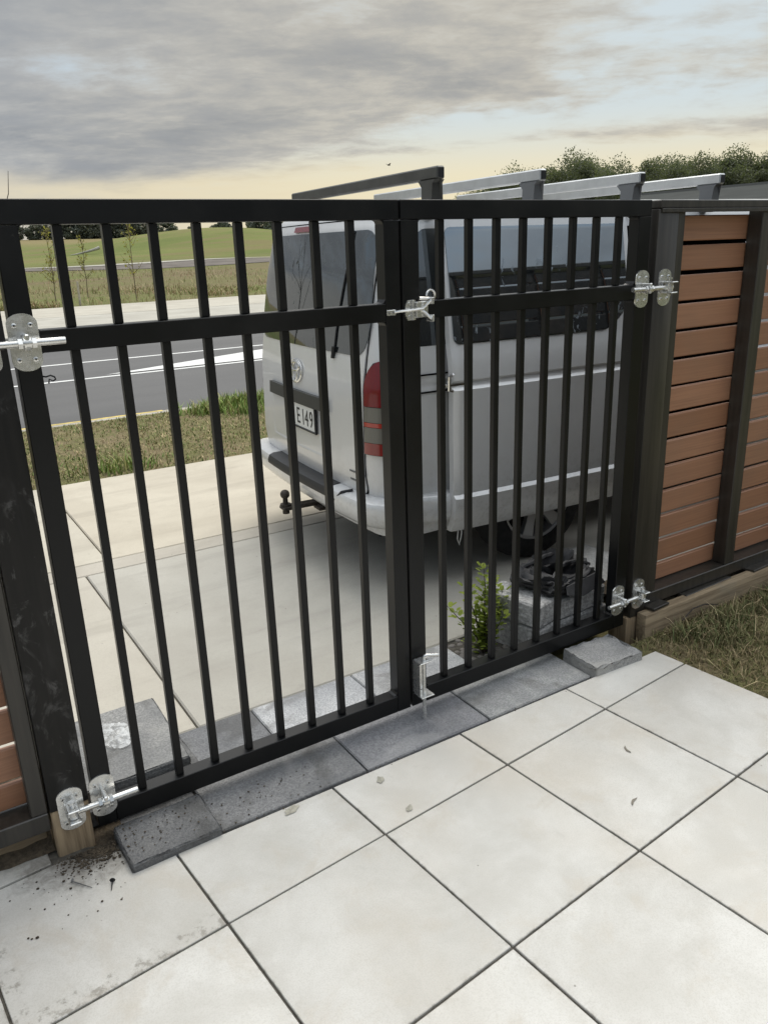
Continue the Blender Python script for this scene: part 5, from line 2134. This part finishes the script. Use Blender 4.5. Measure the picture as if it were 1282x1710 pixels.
home = thing('house', 'dark clad house at the back of the patio, left behind the viewer', 'house', (-6.5, -7.2, 0))
obj('wall', B(-7, 6.6, -6, 0, -.1, 2.3), 'housewall', home)
bm = bmesh.new()
vb = [bm.verts.new(p) for p in ((-7.5, .6, 2.3), (7.1, .6, 2.3), (7.1, -6.6, 2.3), (-7.5, -6.6, 2.3), (-4.5, -3.0, 3.1), (4, -3.0, 3.1))]
for f_ in ((0, 1, 5, 4), (1, 2, 5), (2, 3, 4, 5), (3, 0, 4), (3, 2, 1, 0)):
    bm.faces.new([vb[k] for k in f_])
obj('roof', bm, 'roofsteel', home)
for k, (x0, x1, z0, z1) in enumerate(((-5, -3.2, 1.0, 2.1), (0.5, 4.5, 0, 2.1))):
    wf = obj('window', B(x0, x1, .002, .06, z0, z1, bev=.01), 'greyplastic', home)
    obj('pane', B(x0 + .06, x1 - .06, .0605, .066, z0 + .06, z1 - .06), 'glass', wf)
house = thing('house', 'dark clad neighbouring house mirrored in the open van door glass', 'house', (14, -13, 0))
obj('wall', B(-9, 9, -7, 0, -.1, 2.45), 'housewall', house)
bm = bmesh.new()
vb = [bm.verts.new(p) for p in ((-9.6, .6, 2.45), (9.6, .6, 2.45), (9.6, -7.6, 2.45), (-9.6, -7.6, 2.45), (-6, -3.5, 3.9), (6, -3.5, 3.9))]
for f_ in ((0, 1, 5, 4), (1, 2, 5), (2, 3, 4, 5), (3, 0, 4), (3, 2, 1, 0)):
    bm.faces.new([vb[k] for k in f_])
obj('roof', bm, 'roofsteel', house)
for k, (x0, x1, z0, z1) in enumerate(((-6, -4.2, 1.0, 2.2), (-1.5, 1.5, 0, 2.2), (4, 6, 1.0, 2.2))):
    wf = obj('window', B(x0, x1, .002, .06, z0, z1, bev=.01), 'greyplastic', house)
    obj('pane', B(x0 + .06, x1 - .06, .0605, .066, z0 + .06, z1 - .06), 'glass', wf)

# ================================================================== small things on the tiles
def screw_thing(label, x, y, rz, L, m, head=.0048):
    bm = bmesh.new()
    tube(bm, [(0, 0, .0035), (L, 0, .0015)], [.0021, .0010], 7)
    tube(bm, [(0, 0, .0048), (-.0030, 0, .0050)], [.0022, head], 8)
    o = obj('screw', bm, m, smooth=True)
    o.location = (x, y, .0012)
    o.rotation_euler = (0, 0, rz)
    tag(o, label, 'screw', 'screws dropped on the tiles')


screw_thing('long grey screw lying on the tile below the left post', -1.195, -.135, R(-52), .062, 'screwgrey', .0065)
screw_thing('short black screw alone on the tile below the left post', -1.106, -.195, R(-110), .030, 'screwdark', .008)
# crumbs of soil round the left post and along the pavers
rc = random.Random(31)
bm = bmesh.new()
for k in range(1120):
    if k < 1000:
        x_, y_ = rc.gauss(-1.105, .05), -.030 - abs(rc.gauss(0, .038))
        if x_ > -1.06 and y_ > -.19:
            continue
    elif k < 1040:
        x_, y_ = rc.uniform(-1.35, -1.05), rc.uniform(-.30, -.06)
    else:
        x_ = rc.uniform(-.8, .72)
        y_ = -.178 - abs(rc.gauss(0, .012))
    s = (.0011 + .0030 * rc.random() ** 3) * (.7 if k >= 1040 else 1)
    ball(bm, (x_, y_, s * .4), s, 1, (1.2, 1, .6))
for k in range(130):
    x_, y_ = -1.04 + .62 * rc.random() ** 1.7, rc.uniform(-.16, -.01)
    s = rc.uniform(.001, .003)
    ball(bm, (x_, y_, (.027 if x_ < -.8 else -.006) + s * .4), s, 1, (1.2, 1, .6))
obj('soil_crumbs', bm, 'soil', kind='stuff')
# leaf scraps and dried adhesive on the tiles
for k, (x_, y_, L, w_, rz, lab) in enumerate([(.472, -.578, .038, .010, 70, 'curled leaf scrap on the tile beyond the middle'), (.287, -.767, .040, .009, 20, 'thin leaf scrap near the middle tile crossing')]):
    bm = bmesh.new()
    n = 6
    row = []
    for i in range(n + 1):
        t = i / n
        ww = w_ / 2 * math.sin(math.pi * (.08 + .9 * t)) * (1 + .25 * math.sin(9 * t + k))
        yc = .006 * math.sin(3 * t)
        row.append((bm.verts.new((L * (t - .5), yc - ww, .001)), bm.verts.new((L * (t - .5), yc, .0022 + .003 * abs(t - .5))), bm.verts.new((L * (t - .5), yc + ww, .0012))))
    for a, b in zip(row, row[1:]):
        bm.faces.new((a[0], b[0], b[1], a[1]))
        bm.faces.new((a[1], b[1], b[2], a[2]))
    o = obj('leaf_scrap', bm, 'leaf_dry')
    o.location = (x_, y_, .0006)
    o.rotation_euler = (0, 0, R(rz))
    tag(o, lab, 'leaf', 'leaf scraps on the tiles')
for k, (x_, y_, s, lab) in enumerate([(-.579, -.210, .020, 'flat grey adhesive blot on the tile beside the paver joint'), (-.283, -.242, .015, 'grey adhesive blot on the second cut tile'), (-.284, -.405, .012, 'grey adhesive blot beside the tile joint')]):
    bm = bmesh.new()
    pv = []
    for i in range(18):
        a = 2 * math.pi * i / 18
        rr2 = s * (.75 + .45 * rc.random())
        pv.append(bm.verts.new((rr2 * math.cos(a) * 1.3, rr2 * math.sin(a) * .8, .0012)))
    c_ = bm.verts.new((0, 0, .002))
    for i in range(18):
        bm.faces.new((pv[i], pv[(i + 1) % 18], c_))
    o = obj('adhesive_blot', bm, 'glue')
    o.location = (x_, y_, .0004)
    o.rotation_euler = (0, 0, rc.uniform(0, 3))
    tag(o, lab, 'stain', 'adhesive blots on the tiles')
# stick over the lawn
bm = bmesh.new()
tube(bm, [(1.36, -.098, .02), (1.45, -.082, .045), (1.52, -.09, .05), (1.60, -.10, .03)], [.003, .0035, .003, .002], 6)
o = obj('twig', bm, 'twig', smooth=True)
tag(o, 'dark bent twig leaning on the right sleeper', 'twig')
# distant bird
bm = bmesh.new()
ball(bm, (0, 0, 0), .09, 2, (1.8, .7, .6))
for sg in (-1, 1):
    w4 = [bm.verts.new(p) for p in ((.08, sg * .05, .03), (-.08, sg * .05, .03), (-.12, sg * .32, .10), (-.02, sg * .36, .12))]
    bm.faces.new(w4)
o = obj('bird', bm, 'twig')
d_ = Vector((math.sin(R(33)) * math.cos(R(5.2)), math.cos(R(33)) * math.cos(R(5.2)), math.sin(R(5.2))))
o.location = Vector(cam.matrix_world.translation) + d_ * 70
tag(o, 'small dark bird flying in the cream sky above the first roof bar', 'bird')
